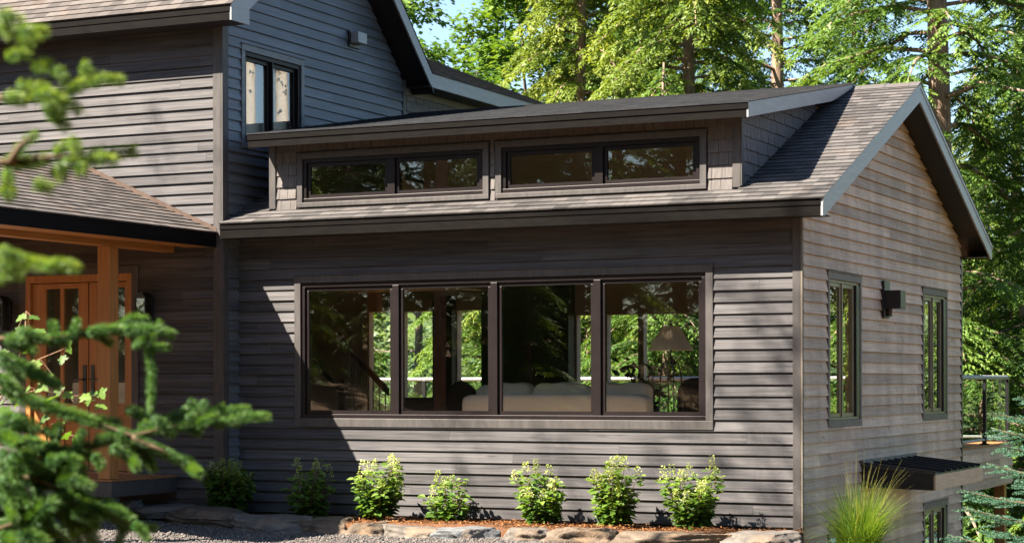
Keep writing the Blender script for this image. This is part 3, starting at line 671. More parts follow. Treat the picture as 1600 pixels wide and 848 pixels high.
# ---- awning over the basement door on the gable wall
AY0, AY1, AX = 2.28, 4.81, .885
aw = MB(); aw.prism([(.022, .585), (AX, .493), (AX, .478), (.022, .57)], 'y', AY0 - .01, AY1 + .01)
awn = hp(aw, 'awning', 'blackroof', label='small black standing seam awning with a pale front board')
for i in range(8):
    s = MB(); y = AY0 + (AY1 - AY0) * (i + .5) / 8 if i else AY0 + .005
    s.prism([(.022, .588), (AX + .005, .494), (AX + .005, .522), (.022, .616)], 'y', y - .012, y + .012); hsub(s, 'seam', 'blackroof', awn)
hsub(MB().box(AX - .02, AX + .004, AY0 + .006, AY1 - .006, .30, .476), 'front_board', 'awnwood', awn, .003)
hsub(MB().prism([(.024, .32), (AX - .021, .30), (AX - .021, .474), (.024, .565)], 'y', AY0, AY0 + .03), 'side_board', 'black', awn)
hsub(MB().prism([(.024, .32), (AX - .021, .30), (AX - .021, .474), (.024, .565)], 'y', AY1 - .03, AY1), 'side_board', 'black', awn)
hsub(MB().box(.022, .045, AY0 - .03, AY1 + .02, .586, .64), 'wall_flashing', 'trim_end', awn)

# ---- interior shell
mb = MB(); mb.box(-12., -.152, .152, GABLE_END - .152, .40, .55); hp(mb, 'interior_floor', 'infloor')
mb = MB(); mb.prism([(GABLE_END - .16, 3.12), (RIDGE_Y, RZ - .22), (RIDGE_Y, RZ - .19), (GABLE_END - .16, 3.15)], 'x', SX + .01, -.152)
mb.box(-12., SX - .16, FY + .15, GABLE_END - .152, 2.98, 3.02); hp(mb, 'interior_ceiling', 'inwood')
mb = MB(); mb.box(-12.15, -12., FY + .15, GABLE_END, .4, 3.0); hp(mb, 'interior_wall', 'inwall')
mb = MB(); mb.box(-7.30, -5.83, GABLE_END - .40, GABLE_END - .16, .55, 3.1); mb.box(-8.2, -7.86, GABLE_END - .3, GABLE_END - .153, .55, 2.9); hp(mb, 'interior_wall', 'brownwood')
mb = MB(); mb.box(SX - .1, SX + .12, .6, .85, .55, 3.3); hp(mb, 'interior_post', 'walnut')
mb = MB(); mb.box(SX - .14, SX + .14, .15, GABLE_END - .16, 2.95, 3.29); hp(mb, 'interior_beam', 'inwood')

# ---- back deck of the house
mb = MB(); siding(mb, 'x', -.001, 1, GABLE_END + .032, 11.05, -.03, .58, [], base=-.0); hp(mb, 'deck_skirt', 'weathered')  # clapboard colour lightened for bounce light
mb = MB()
for i in range(26): mb.box(-12, .02, GABLE_END + .01 + i * .137, GABLE_END + .01 + i * .137 + .131, .585, .61)
hp(mb, 'deck_boards', 'deckwood')
mb = MB(); mb.box(-12, -.003, GABLE_END + .02, 11.04, .30, .584); hp(mb, 'deck_joists', 'black')
for x, y in ((-.15, 10.9), (-4, 10.9), (-8, 10.9)):
    mb = MB(); mb.box(x - .08, x + .08, y - .08, y + .08, hz(x, y) - .3, .3); hp(mb, 'deck_post', 'cedar')
def railing(p0, p1, n, label):
    p0, p1 = Vector(p0), Vector(p1); root = empty('deck_railing', p0, 0, label, 'railing'); v = p1 - p0; t = v.normalized()
    m = MB(); m.tube([(0, 0, 1.0), tuple(v + Vector((0, 0, 1.0)))], .034, 8); m.build('top_rail', 'rake', root)
    m = MB(); m.tube([tuple(t * .05 + Vector((0, 0, .075))), tuple(v - t * .05 + Vector((0, 0, .075)))], .022, 6); m.build('bottom_rail', 'rake', root)
    for i in range(n + 1):
        q = v * i / n; m = MB(); m.box(q.x - .03, q.x + .03, q.y - .03, q.y + .03, .0, .98); m.box(q.x - .06, q.x + .06, q.y - .06, q.y + .06, .0, .02); m.build('rail_post', 'black', root, .004)
    for i in range(n):
        a, b = v * i / n + t * .05, v * (i + 1) / n - t * .05; s = t.cross(Vector((0, 0, 1))) * .004
        m = MB(); A, B = a - s, b + s
        m.box(min(A.x, B.x), max(A.x, B.x), min(A.y, B.y), max(A.y, B.y), .10, .95); m.build('glass_panel', 'glass_rail', root)
railing((-.06, GABLE_END + .2, .612), (-.06, 10.98, .612), 2, 'bronze and glass deck railing beyond the right end of the house')
railing((-.16, 10.98, .612), (-11.8, 10.98, .612), 8, 'dark lakeside deck railing glimpsed through the picture window')

# ---- wall lights
wl = empty('wall_light', (.024, 3.32, 2.32), 0, 'black box wall light between the two tall windows on the gable wall', 'wall light')
m = MB(); m.box(0, .035, -.13, .13, 0, .45); m.build('backplate', 'black', wl, .004)
m = MB(); m.box(.036, .23, -.12, .12, .11, .33); m.build('lamp_box', 'black', wl, .006)
m = MB(); m.tube([(.06, 0, .11), (.06, 0, .02)], .035, 12); m.build('lamp_tube', 'brownwood', wl)
for x, lab in ((-8.12, 'black wall lantern between the cedar post and the house corner'), (-10.30, 'black wall lantern on the far left of the entrance door')):
    o = empty('wall_lantern', (x, FY - .022, 2.22), 0, lab, 'lantern', 'lanterns beside the entrance door')
    m = MB(); m.box(-.06, .06, -.02, 0, .1, .36); m.tube([(0, -.02, .36), (0, -.1, .44), (0, -.13, .42)], .012, 6); m.build('bracket', 'black', o)
    m = MB(); m.box(-.085, .085, -.215, -.045, .0, .02)
    m.prism([(-.1, .36), (.1, .36), (.03, .43), (-.03, .43)], 'y', -.22, -.04)
    for sx in (-.08, .068):
        for sy in (-.21, -.062): m.box(sx, sx + .012, sy, sy + .012, .02, .36)
    m.build('lantern_frame', 'black', o)
    m = MB(); m.box(-.066, .066, -.196, -.064, .022, .358); m.build('lantern_glass', 'lamp_glass', o)

# ================================================================== INSIDE THE WINDOW
def blob(name, mat, parent, c, s, p=3., sub=3, rot=0., seed=0, jit=0.):
    bm = bmesh.new(); bmesh.ops.create_icosphere(bm, subdivisions=sub, radius=1.)
    for v in bm.verts:
        q = v.co; n = (abs(q.x) ** p + abs(q.y) ** p + abs(q.z) ** p) ** (1 / p); q /= n
        if jit: q *= 1 + jit * mnoise.noise(q * 1.7 + Vector((seed, 0, 0)))
        v.co = Vector((q.x * s[0], q.y * s[1], q.z * s[2]))
    if rot: bmesh.ops.rotate(bm, verts=bm.verts, matrix=Matrix.Rotation(rot, 3, 'Z'))
    bmesh.ops.translate(bm, verts=bm.verts, vec=c)
    me = bpy.data.meshes.new(name); bm.to_mesh(me); bm.free(); me.materials.append(M[mat]); me.polygons.foreach_set('use_smooth', [True] * len(me.polygons))
    return link(bpy.data.objects.new(name, me), parent)
sofa = empty('sofa', (-3.55, 1.95, .55), 0, 'cream linen sofa with its back to the picture window', 'sofa')
blob('backrest', 'fabric', sofa, (0, -.40, .44), (1.22, .14, .42), 14, 5); blob('seat', 'fabric', sofa, (0, .05, .26), (1.15, .46, .18), 8)
for sx in (-1, 1): blob('armrest', 'fabric', sofa, (sx * 1.13, .05, .33), (.14, .5, .30), 10, 4)
for i, x in enumerate((-.76, 0., .76)): blob('back_cushion', 'fabric', sofa, (x, -.19, .72), (.385, .12, .27), 5.5, 4, seed=i, jit=.09)
pil = blob('throw_pillow', 'darkfabric', None, (0, 0, 0), (.22, .10, .22), 3, rot=.0); pil.location = (-5.0, 1.9, 1.33); pil.rotation_euler = (.15, .7, 0)
tag(pil, 'dark throw pillow propped up at the left end of the cream sofa', 'pillow')
con = empty('sideboard', (-5.55, 2.35, .55), 0, 'low dark brown wooden sideboard left of the cream sofa', 'sideboard')
m = MB(); m.box(-.48, .48, -.22, .22, .1, .78); m.build('cabinet', 'brownwood', con, .01); m = MB(); m.box(-.51, .51, -.24, .24, .781, .81); m.build('cabinet_top', 'brownwood', con, .006)
for sx in (-.44, .4):
    for sy in (-.2, .16): m = MB(); m.box(sx, sx + .04, sy, sy + .04, 0, .1); m.build('leg', 'brownwood', con)
lamp = empty('floor_lamp', (-1.98, 1.32, .55), 0, 'floor lamp with a beige tapered shade on four thin iron legs', 'floor lamp')
m = MB(); n = 28
for i in range(n):
    t0, t1 = 2 * math.pi * i / n, 2 * math.pi * (i + 1) / n
    for k, (ra, rb) in enumerate(((.265, .095), (.262, .092))):
        m.poly([(ra * math.cos(t0), ra * math.sin(t0), 1.37), (ra * math.cos(t1), ra * math.sin(t1), 1.37), (rb * math.cos(t1), rb * math.sin(t1), 1.655), (rb * math.cos(t0), rb * math.sin(t0), 1.655)])
m.build('lamp_shade', 'shade', lamp, fix=False)
m = MB(); m.tube([(0, 0, 1.2), (0, 0, 1.70)], .012, 8); m.tube([(0, 0, 1.70), (0, 0, 1.72)], .02, 8); m.tube([(0, 0, 1.2), (0, 0, 1.30)], [.06, .02], 10); m.build('stem', 'black', lamp)
for k in range(4):
    t = .6 + k * math.pi / 2; m = MB(); m.tube([(.03 * math.cos(t), .03 * math.sin(t), 1.25), (.09 * math.cos(t), .09 * math.sin(t), 1.22), (.12 * math.cos(t), .12 * math.sin(t), 1.1), (.19 * math.cos(t), .19 * math.sin(t), 0.)], .0095, 6); m.build('leg', 'black', lamp)
st = empty('stair_railing', (-8.3, 4.6, .55), 0, 'brown wooden stair railing with thin dark balusters seen through the left pane', 'railing')
m = MB(); m.box(-.05, .05, -.05, .05, 0, 1.05); m.build('newel_post', 'walnut', st, .006)
m = MB(); m.prism([(-.10, 1.62), (.75, .82), (.75, .92), (-.10, 1.72)], 'y', -.03, .03); m.build('handrail', 'walnut', st)
m = MB(); m.prism([(-.55, 1.28), (.0, .80), (.0, .89), (-.55, 1.37)], 'y', .05, .11); m.build('handrail', 'walnut', st)
for k in range(7): x = .10 + k * .1; m = MB(); m.tube([(x, 0, 0), (x, 0, 1.52 - x * .94)], .009, 6); m.build('baluster', 'black', st)
bt = empty('armchair', (-2.45, 3.9, .55), .5, 'brown rattan armchair behind the floor lamp', 'armchair')
blob('seat', 'brownwood', bt, (0, 0, .38), (.36, .36, .1), 5); blob('backrest', 'brownwood', bt, (0, .3, .7), (.36, .07, .36), 4)
for sx in (-.3, .3):
    for sy in (-.28, .28): m = MB(); m.tube([(sx, sy, 0), (sx, sy, .35)], .02, 6); m.build('leg', 'brownwood', bt)

# ================================================================== ROCKS, BED, GRAVEL
def rock(px, py, depth, s, rz, mat, seed, label, zc=None):
    p = at(px, py, depth); bm = bmesh.new(); bmesh.ops.create_icosphere(bm, subdivisions=5, radius=1.45); rg = random.Random(seed * 7 + 1)
    pl = [(Vector((0, 0, 1)), .82), (Vector((0, 0, -1)), .9)]
    for k in range(11):
        a = k * 2.4 + rg.uniform(-.5, .5); e = rg.uniform(-.35, .75); pl.append((Vector((math.cos(a) * math.cos(e), math.sin(a) * math.cos(e), math.sin(e))), rg.uniform(.80, 1.12)))
    sv = Vector((seed * 3.1, seed * 1.7, seed * .9))
    for v in bm.verts:
        q = v.co.copy()
        for it in range(2):
            for n_, d_ in pl:
                t = q.dot(n_) - d_
                if t > 0: q -= n_ * t * .93
        f = .09 * mnoise.noise(q * 1.6 + sv) + .05 * mnoise.noise(q * 4 + sv) - .06 * max(0, .5 - abs(mnoise.noise(q * 2.4 + sv * 2)) * 5) + .022 * mnoise.noise(q * 11 + sv)
        lay = .03 * math.sin(q.z * 14 + 4 * mnoise.noise(q * 1.3 + sv)) * (1 - min(1, max(0, q.z - .5) * 3))
        q *= 1 + f + lay
        v.co = Vector((q.x * s[0] * 1.2, q.y * s[1] * 1.15, q.z * s[2] * 1.25))
    me = bpy.data.meshes.new('edging_rock'); bm.to_mesh(me); bm.free(); me.materials.append(M[mat]); me.polygons.foreach_set('use_smooth', [True] * len(me.polygons))
    o = link(bpy.data.objects.new('edging_rock', me)); o.location = p; o.rotation_euler = (rg.uniform(-.06, .06), rg.uniform(-.06, .06), rz)
    tag(o, label, 'rock', 'stones edging the flower bed'); return o
def dw(px, y):                                           # depth of the point above ground line y=const seen at column px
    d = DV + RV * ((px - HX) / FPX); return (y - CAM.y) / d.y
ROCKS = [  # px, py centre, wall-parallel distance y, half sizes, rz, material, label
 (232, 796, -.75, (.40, .25, .055), .1, 'rock', 'flat pale slab of stone nearest the porch deck'),
 (333, 806, -.85, (.44, .28, .085), -.15, 'rock_brown', 'long low stone in front of the dense shaded shrub beside the porch'),
 (426, 822, -1.05, (.40, .34, .115), -.1, 'rock', 'large pale slanting boulder in front of the second hydrangea from the left'),
 (512, 829, -1.0, (.29, .26, .135), .1, 'rock_brown', 'brown block of stone between the pale slanting boulder and the first sunlit hydrangea'),
 (577, 838, -1.1, (.235, .24, .15), -.05, 'rock_brown', 'squared brown stone just below the leftmost sunlit hydrangea'),
 (651, 841, -1.1, (.34, .27, .14), .05, 'rock', 'broad grey stone with a small pale stone leaning on it'),
 (735, 846, -1.15, (.33, .26, .155), .1, 'rock_blue', 'pointed blue grey boulder below the sparse fourth shrub'),
 (826, 847, -1.15, (.26, .26, .15), -.1, 'rock', 'rounded tan boulder in front of the tall middle hydrangea'),
 (916, 849, -1.2, (.39, .28, .16), .0, 'rock_brown', 'wide smooth brown boulder below the densest sunlit hydrangea'),
 (1053, 853, -1.2, (.53, .28, .14), .03, 'rock_brown', 'longest flat boulder below the rightmost hydrangea'),
 (1188, 856, -1.2, (.37, .26, .15), -.05, 'rock', 'sunlit square edged stone at the right end of the row by the house corner'),
 (634, 853, -1.45, (.13, .10, .075), .3, 'rock_blue', 'small pale stone leaning on a broad grey one'),
 (118, 843, -2.0, (.28, .2, .10), .3, 'rock_blue', 'pale blue stone at the bottom left behind the spruce branch'),
 (196, 852, -2.3, (.24, .2, .11), -.3, 'rock', 'dark mottled stone at the bottom left edge of the gravel'),
 (566, 857, -1.7, (.2, .14, .07), .1, 'rock_blue', 'blue grey stone half cut off at the bottom edge below the squared brown stone'),
 (205, 788, -.95, (.11, .10, .06), .1, 'rock_blue', 'small pale footing stone under the corner of the porch deck'),
]
for i, (px, py, y, s, rz, m_, lab) in enumerate(ROCKS): rock(px, py, dw(px, y), s, rz, m_, i + 2, lab)
mb = MB(); xs = np.linspace(-6.95, .05, 60)
def mz(x, y): return -.035 + .022 * mnoise.noise(Vector((x * 2.3, y * 2.3, 5))) + .015 * mnoise.noise(Vector((x * 7, y * 7, 2))) + .03 * sstep(-.2, -.9, y) * sstep(-5.5, -4, x)
for a, b in zip(xs, xs[1:]):
    ys = np.linspace(-1.08, -.012, 12)
    for c, d in zip(ys, ys[1:]): mb.poly([(a, c, mz(a, c)), (b, c, mz(b, c)), (b, d, mz(b, d)), (a, d, mz(a, d))])
    mb.poly([(a, -1.08, mz(a, -1.08)), (b, -1.08, mz(b, -1.08)), (b, -1.15, -.35), (a, -1.15, -.35)])
tag(mb.build('mulch_bed', 'mulch', smooth=True), kind='structure')
rng = np.random.default_rng(11)
n = 11000; x = rng.uniform(-6.9, .0, n); y = rng.uniform(-1.05, -.03, n); z = np.array([mz(a, b) for a, b in zip(x, y)]) + rng.uniform(.0, .016, n)
ang = rng.uniform(0, 6.283, n); d = np.stack([np.cos(ang), np.sin(ang), rng.normal(size=n) * .28], 1)
v, f = leaf_quads(np.stack([x, y, z], 1), d, rng.normal(size=(n, 3)) * .35 + [0, 0, 1], rng.uniform(.02, .075, n), rng.uniform(.006, .016, n), .3)
tag(leafmesh('mulch_chips', v, f, rng.random(n), 'mulchchip'), 'orange brown shredded bark mulch in the flower bed', 'mulch', kind='stuff')
# loose gravel where the drive shows
n = 15000; x = rng.uniform(-9.2, -1.2, n); y = rng.uniform(-3.6, -.6, n); k = ~((y > -1.1) & (x > -6.4)); x = x[k]; y = y[k]; n = len(x)
r = rng.uniform(.006, .018, n) * (1 + .6 * (rng.random(n) > .95)); zc = np.array([hz(a, b) + mnoise.noise(Vector((a * .6, b * .6, 0))) * .03 + mnoise.noise(Vector((a * 2.1, b * 2.1, 3))) * .012 for a, b in zip(x, y)]) + r * .3
T = np.array([(1, 0, 0), (-1, 0, 0), (0, 1, 0), (0, -1, 0), (0, 0, .8), (0, 0, -.8)]); F8 = np.array([(0, 2, 4), (2, 1, 4), (1, 3, 4), (3, 0, 4), (2, 0, 5), (1, 2, 5), (3, 1, 5), (0, 3, 5)])
q = rng.normal(size=(n, 1, 3)) * .0 + T[None] * (r[:, None, None] * rng.uniform(.7, 1.3, (n, 6, 1))); ca, sa = np.cos(ang := rng.uniform(0, 6.28, n)), np.sin(ang)
qx = q[..., 0] * ca[:, None] - q[..., 1] * sa[:, None]; qy = q[..., 0] * sa[:, None] + q[..., 1] * ca[:, None]
v = np.stack([qx + x[:, None], qy + y[:, None], q[..., 2] + zc[:, None]], 2).reshape(-1, 3); f = (F8[None] + (np.arange(n) * 6)[:, None, None]).reshape(-1, 3)
tag(leafmesh('gravel', v, f, np.repeat(rng.random(n), 8), 'pebble'), 'grey crushed gravel scattered over the drive by the rocks', 'gravel', kind='stuff')

# ================================================================== TREES
def conifer(seed, H, Rad, z0, drop=.35, mat='hemlock', twig=.6, trunk_r=.2, lean=0., leaf=(.13, .05), dens=1., bark='bark', gap=.0, hang=.25, rag=.26):
    """tapered trunk with limbs; a crown of layered, drooping sprays of needles"""
    rng = np.random.default_rng(seed); P, D, Nn, T, L, W = [], [], [], [], [], []
    tr = MB(); k = 9
    path = [(math.sin(i * .9 + seed) * .04 * i * .3 + lean * i / k, math.cos(i * 1.3 + seed) * .03 * i * .3, -1.2 + (H + 1.2) * i / k) for i in range(k + 1)]
    tr.tube(path, [trunk_r * (1 - .93 * (i / k) ** 1.1) + .012 for i in range(k + 1)], 12)
    def trunk(z):
        f = (z + 1.2) / (H + 1.2) * k; i = min(k - 1, int(f)); f -= i; return np.array(path[i]) * (1 - f) + np.array(path[i + 1]) * f
    z = z0; az = rng.uniform(0, 6.28)
    while z < H - .15:
        az += 2.4 + rng.normal() * .5; u = (z - z0) / (H - z0)
        Lb = Rad * ((1 - u) ** .75 * .92 + .05) * rng.uniform(.6, 1.12) * (.8 + .2 * min(1, u * 8))
        if rng.random() > gap:
            b = trunk(z); h = np.array([math.cos(az), math.sin(az), 0]); s_ = np.array([-h[1], h[0], 0.]); rise = rng.uniform(.0, .3) + .45 * u; cur = rng.uniform(-.12, .12)
            pt = lambda t: b + h * Lb * t + s_ * Lb * cur * t * t + np.array([0, 0, Lb * (rise * t - (drop + rise * .9) * t ** 1.9)])
            tr.tube([pt(t) for t in (0, .3, .6, .9)], [max(.012, .016 * Lb + .008), .012 * Lb + .006, .008 * Lb + .004, .004], 4, False)
            nt_ = max(4, int(Lb * 8.5 * dens)); ts = np.linspace(.16, 1., nt_) + rng.normal(size=nt_) * .02
            shade = rng.uniform(.15, .75)
            for j, t in enumerate(ts):
                t = min(1, max(.1, t)); p = pt(t); tg = pt(min(1.04, t + .04)) - pt(t - .04); tg /= np.linalg.norm(tg); sd = 1 if j % 2 else -1
                side = np.cross(tg, [0, 0, 1]) * sd; side /= np.linalg.norm(side); an = rng.uniform(.55, 1.15)
                d0 = tg * math.cos(an) + side * math.sin(an)
                if t > .97: d0 = tg
                tl = twig * (.3 + .75 * math.sin(math.pi * min(1, .12 + t * .86)) ) * rng.uniform(.7, 1.2) * min(1, Lb / 1.5 + .25)
                m = max(3, int(tl / .030)); q = (np.arange(m) + .5) / m
                hg = hang * rng.uniform(.5, 1.5)
                pp = p + d0 * (q * tl)[:, None] + np.array([0, 0, -1.]) * (hg * tl * q ** 1.6)[:, None]
                tw = np.repeat((d0 + np.array([0, 0, -hg * .9]))[None], m, 0)
                for sgn in (1, -1):
                    sv = np.cross(tw, [0, 0, 1]) * sgn + rng.normal(size=(m, 3)) * rag
                    P.append(pp + rng.normal(size=(m, 3)) * .012); D.append(unit(tw) * .75 + unit(sv) * .8 + [0, 0, -.18]); Nn.append(rng.normal(size=(m, 3)) * .38 + [0, 0, 1])
                    sc = rng.uniform(.7, 1.2, m) * (1.05 - .4 * q); L.append(leaf[0] * sc); W.append(leaf[1] * sc)
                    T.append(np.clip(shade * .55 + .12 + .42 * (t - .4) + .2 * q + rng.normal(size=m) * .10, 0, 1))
        z += (.085 + .10 * (1 - u)) / dens * rng.uniform(.6, 1.4)
    v, f = leaf_quads(np.concatenate(P), np.concatenate(D), np.concatenate(Nn), np.concatenate(L), np.concatenate(W))
    return tr, v, f, np.concatenate(T), mat, bark
def make_tree(name, spec, loc, rz, label, cat='tree', group=None, sc=1.):
    tr, v, f, t, mat, bark = spec; root = empty(name, loc, rz, label, cat, group); root.scale = (sc, sc, sc)
    to = tr.build('trunk', bark, root, smooth=True, fix=False); cr_ = leafmesh('crown', v, f, t, mat, root); return root
def dup(root, loc, rz, sc, label, group=None):
    r = root.copy(); SC.collection.objects.link(r); r.location = loc; r.rotation_euler = (0, 0, rz); r.scale = (sc,) * 3; r['label'] = label
    if group: r['group'] = group
    for ch in list(root.children):
        c = ch.copy(); SC.collection.objects.link(c); c.parent = r
        for g in ch.children: q = g.copy(); SC.collection.objects.link(q); q.parent = c
    return r
def ground_at(px, depth):
    p = at(px, HY, depth); return Vector((p.x, p.y, hz(p.x, p.y)))
protos = {}
def tree(kind, px, depth, sc, rz, label, group='trees behind the house', name='hemlock_tree'):
    p = ground_at(px, depth) if not isinstance(px, Vector) else px
    if kind not in protos:
        protos[kind] = make_tree(name, SPECS[kind](), p, rz, label, 'tree', group, sc); return protos[kind]
    return dup(protos[kind], p, rz, sc, label, group)
SPECS = {
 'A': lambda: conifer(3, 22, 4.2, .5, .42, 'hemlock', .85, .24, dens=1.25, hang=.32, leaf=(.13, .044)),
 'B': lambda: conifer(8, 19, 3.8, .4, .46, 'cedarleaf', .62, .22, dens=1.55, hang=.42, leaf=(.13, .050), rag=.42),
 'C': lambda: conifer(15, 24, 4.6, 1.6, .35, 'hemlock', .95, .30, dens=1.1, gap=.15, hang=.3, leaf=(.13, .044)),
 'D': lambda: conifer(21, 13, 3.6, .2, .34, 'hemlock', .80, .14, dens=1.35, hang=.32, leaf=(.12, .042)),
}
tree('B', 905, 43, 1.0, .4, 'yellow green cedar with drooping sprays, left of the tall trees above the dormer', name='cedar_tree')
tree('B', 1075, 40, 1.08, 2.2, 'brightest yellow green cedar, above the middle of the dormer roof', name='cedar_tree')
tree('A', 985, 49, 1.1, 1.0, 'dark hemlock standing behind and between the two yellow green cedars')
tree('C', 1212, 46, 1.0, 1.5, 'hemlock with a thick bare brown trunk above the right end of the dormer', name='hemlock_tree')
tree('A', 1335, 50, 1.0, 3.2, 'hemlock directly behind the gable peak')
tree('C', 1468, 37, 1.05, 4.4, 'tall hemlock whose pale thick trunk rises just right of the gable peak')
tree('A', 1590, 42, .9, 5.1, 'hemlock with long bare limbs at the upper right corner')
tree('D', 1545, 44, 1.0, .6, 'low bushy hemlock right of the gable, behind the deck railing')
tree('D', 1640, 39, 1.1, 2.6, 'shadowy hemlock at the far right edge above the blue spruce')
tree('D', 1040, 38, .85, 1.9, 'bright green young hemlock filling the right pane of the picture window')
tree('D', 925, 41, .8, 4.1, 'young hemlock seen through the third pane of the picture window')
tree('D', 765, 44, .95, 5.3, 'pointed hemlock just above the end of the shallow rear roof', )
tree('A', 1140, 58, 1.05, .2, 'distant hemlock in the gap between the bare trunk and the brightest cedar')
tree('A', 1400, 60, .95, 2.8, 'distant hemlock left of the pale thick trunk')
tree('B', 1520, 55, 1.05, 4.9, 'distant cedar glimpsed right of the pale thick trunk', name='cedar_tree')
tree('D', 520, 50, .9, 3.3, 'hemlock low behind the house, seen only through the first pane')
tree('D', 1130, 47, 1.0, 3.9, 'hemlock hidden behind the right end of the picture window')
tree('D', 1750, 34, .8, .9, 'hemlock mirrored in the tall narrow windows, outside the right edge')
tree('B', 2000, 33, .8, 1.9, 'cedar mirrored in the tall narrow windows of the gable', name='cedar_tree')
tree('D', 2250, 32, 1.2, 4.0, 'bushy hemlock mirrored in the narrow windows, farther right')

# broadleaf tree: forks, sprays of leaves in flat layers
def broadleaf(seed, H, spread, z0, nl, mat, trunk_r=.2, leaf=.13, bark='bark_grey', tf=.52, lo=1, br=6):
    rng = np.random.default_rng(seed); tr = MB(); tips = []
    def grow(p, d, L, r, lev):
        pts = [p]; q = p.copy()
        for i in range(4):
            d2 = d + rng.normal(size=3) * (.14 if lev else .035); d2[2] += .04 if lev < 2 else -.03; d2 /= np.linalg.norm(d2); q = q + d2 * L / 4; pts.append(q.copy()); d = d2
        tr.tube(pts, [r * (1 - .12 * i) for i in range(5)], 8 if lev < 2 else 5, False)
        if lev >= 2:
            for s in pts[1:]: tips.append((s, d))
        if lev >= 4: return
        for i in range(3 if lev else br):
            s = pts[2 + i % 3] if lev else pts[min(4, lo + i % (5 - lo))]; a = rng.uniform(0, 6.28); an = rng.uniform(.5, 1.05) if lev else rng.uniform(.7, 1.3)
            o = np.cross(d, [math.cos(a), math.sin(a), .3]); o /= np.linalg.norm(o); nd_ = d * math.cos(an) + o * math.sin(an); nd_[2] = nd_[2] * .75 + .08
            grow(s, nd_ / np.linalg.norm(nd_), L * rng.uniform(.40, .58), r * .55, lev + 1)
    grow(np.array([0, 0, -1.]), np.array([0, 0, 1.]), H * tf, trunk_r, 0)
    P, D, Nn, T = [], [], [], []
    for s, d in tips:
        m = nl; a = rng.uniform(0, 6.28, m); rad = rng.random(m) ** .6 * spread
        P.append(s + np.stack([rad * np.cos(a), rad * np.sin(a), rng.normal(size=m) * .09 - rad * .16], 1)); D.append(np.stack([np.cos(a), np.sin(a), -.35 + rng.normal(size=m) * .25], 1) + d * .4)
        Nn.append(rng.normal(size=(m, 3)) * .4 + [0, 0, 1]); T.append(np.clip(rng.uniform(.2, .8) + rng.normal(size=m) * .16, 0, 1))
    P, D, Nn, T = map(np.concatenate, (P, D, Nn, T)); k = len(P); L = rng.uniform(.7, 1.25, k) * leaf
    v, f = leaf_quads(P, D, Nn, L, L * rng.uniform(.75, .95, k), .12); return tr, v, f, T, mat, bark
SPECS['M'] = lambda: broadleaf(5, 19, .52, 3, 40, 'maple', .15, .12)
SPECS['N'] = lambda: broadleaf(5, 25, .6, 3, 64, 'maple', .14, .15, tf=.55, lo=2, br=9)
tree('N', 640, 54, 1.15, 1.9, 'broadleaf maple with layered branches against the sky, right of the steep gable', name='maple_tree')
tree('M', 655, 52, .50, 3.4, 'bright green young broadleaf tree seen through the second pane', name='maple_tree')
tree('M', 735, 47, .36, 1.1, 'small broadleaf tree behind the deck rail in the second pane', name='maple_tree')

# wood that faces the house; it shows only as reflections and as flecks of shade; thickened to cut sky fill
FRONT = []
_r = random.Random(5)
for k_ in range(72):
    x_ = -62 + 100 * (k_ % 36 + _r.uniform(.1, .9)) / 36; y_ = (-33 if k_ < 36 else -44) - _r.uniform(0, 7)
    if k_ < 36 and -33 < x_ < -25: continue
    if x_ < -16: y_ += min(22, (-16 - x_) * .55)
    if x_ > -8: y_ += 6.5
    FRONT.append((x_, y_, 'AACBD'[k_ % 5], _r.uniform(.85, 1.2) * (1.12 if x_ > -8 else 1)))
FRONT += [(-17.5, -24.5, 'D', .75), (-13.2, -21.5, 'D', .42), (-20.5, -23., 'D', .5), (-22.5, -29.5, 'C', .9)]
_s = at(0, 600, 4.6); _h = Vector((SUNV.x, SUNV.y)).normalized()
def keeps_sun(x, y):                                     # leave the near spruce boughs in the sun
    v = Vector((x - _s.x, y - _s.y)); return not (0 < v.dot(_h) < 24 and abs(v.x * _h.y - v.y * _h.x) < 3.4)
FRONT = [q for q in FRONT if keeps_sun(q[0], q[1])]
for i, (x, y, kd, s) in enumerate(FRONT): tree(kd, Vector((x, y, hz(x, y))), 0, s, i * 1.3, 'dim conifer of the wood facing the house, thickened to cut sky fill, seen only mirrored in its window panes', 'trees mirrored in the windows', 'hemlock_tree')
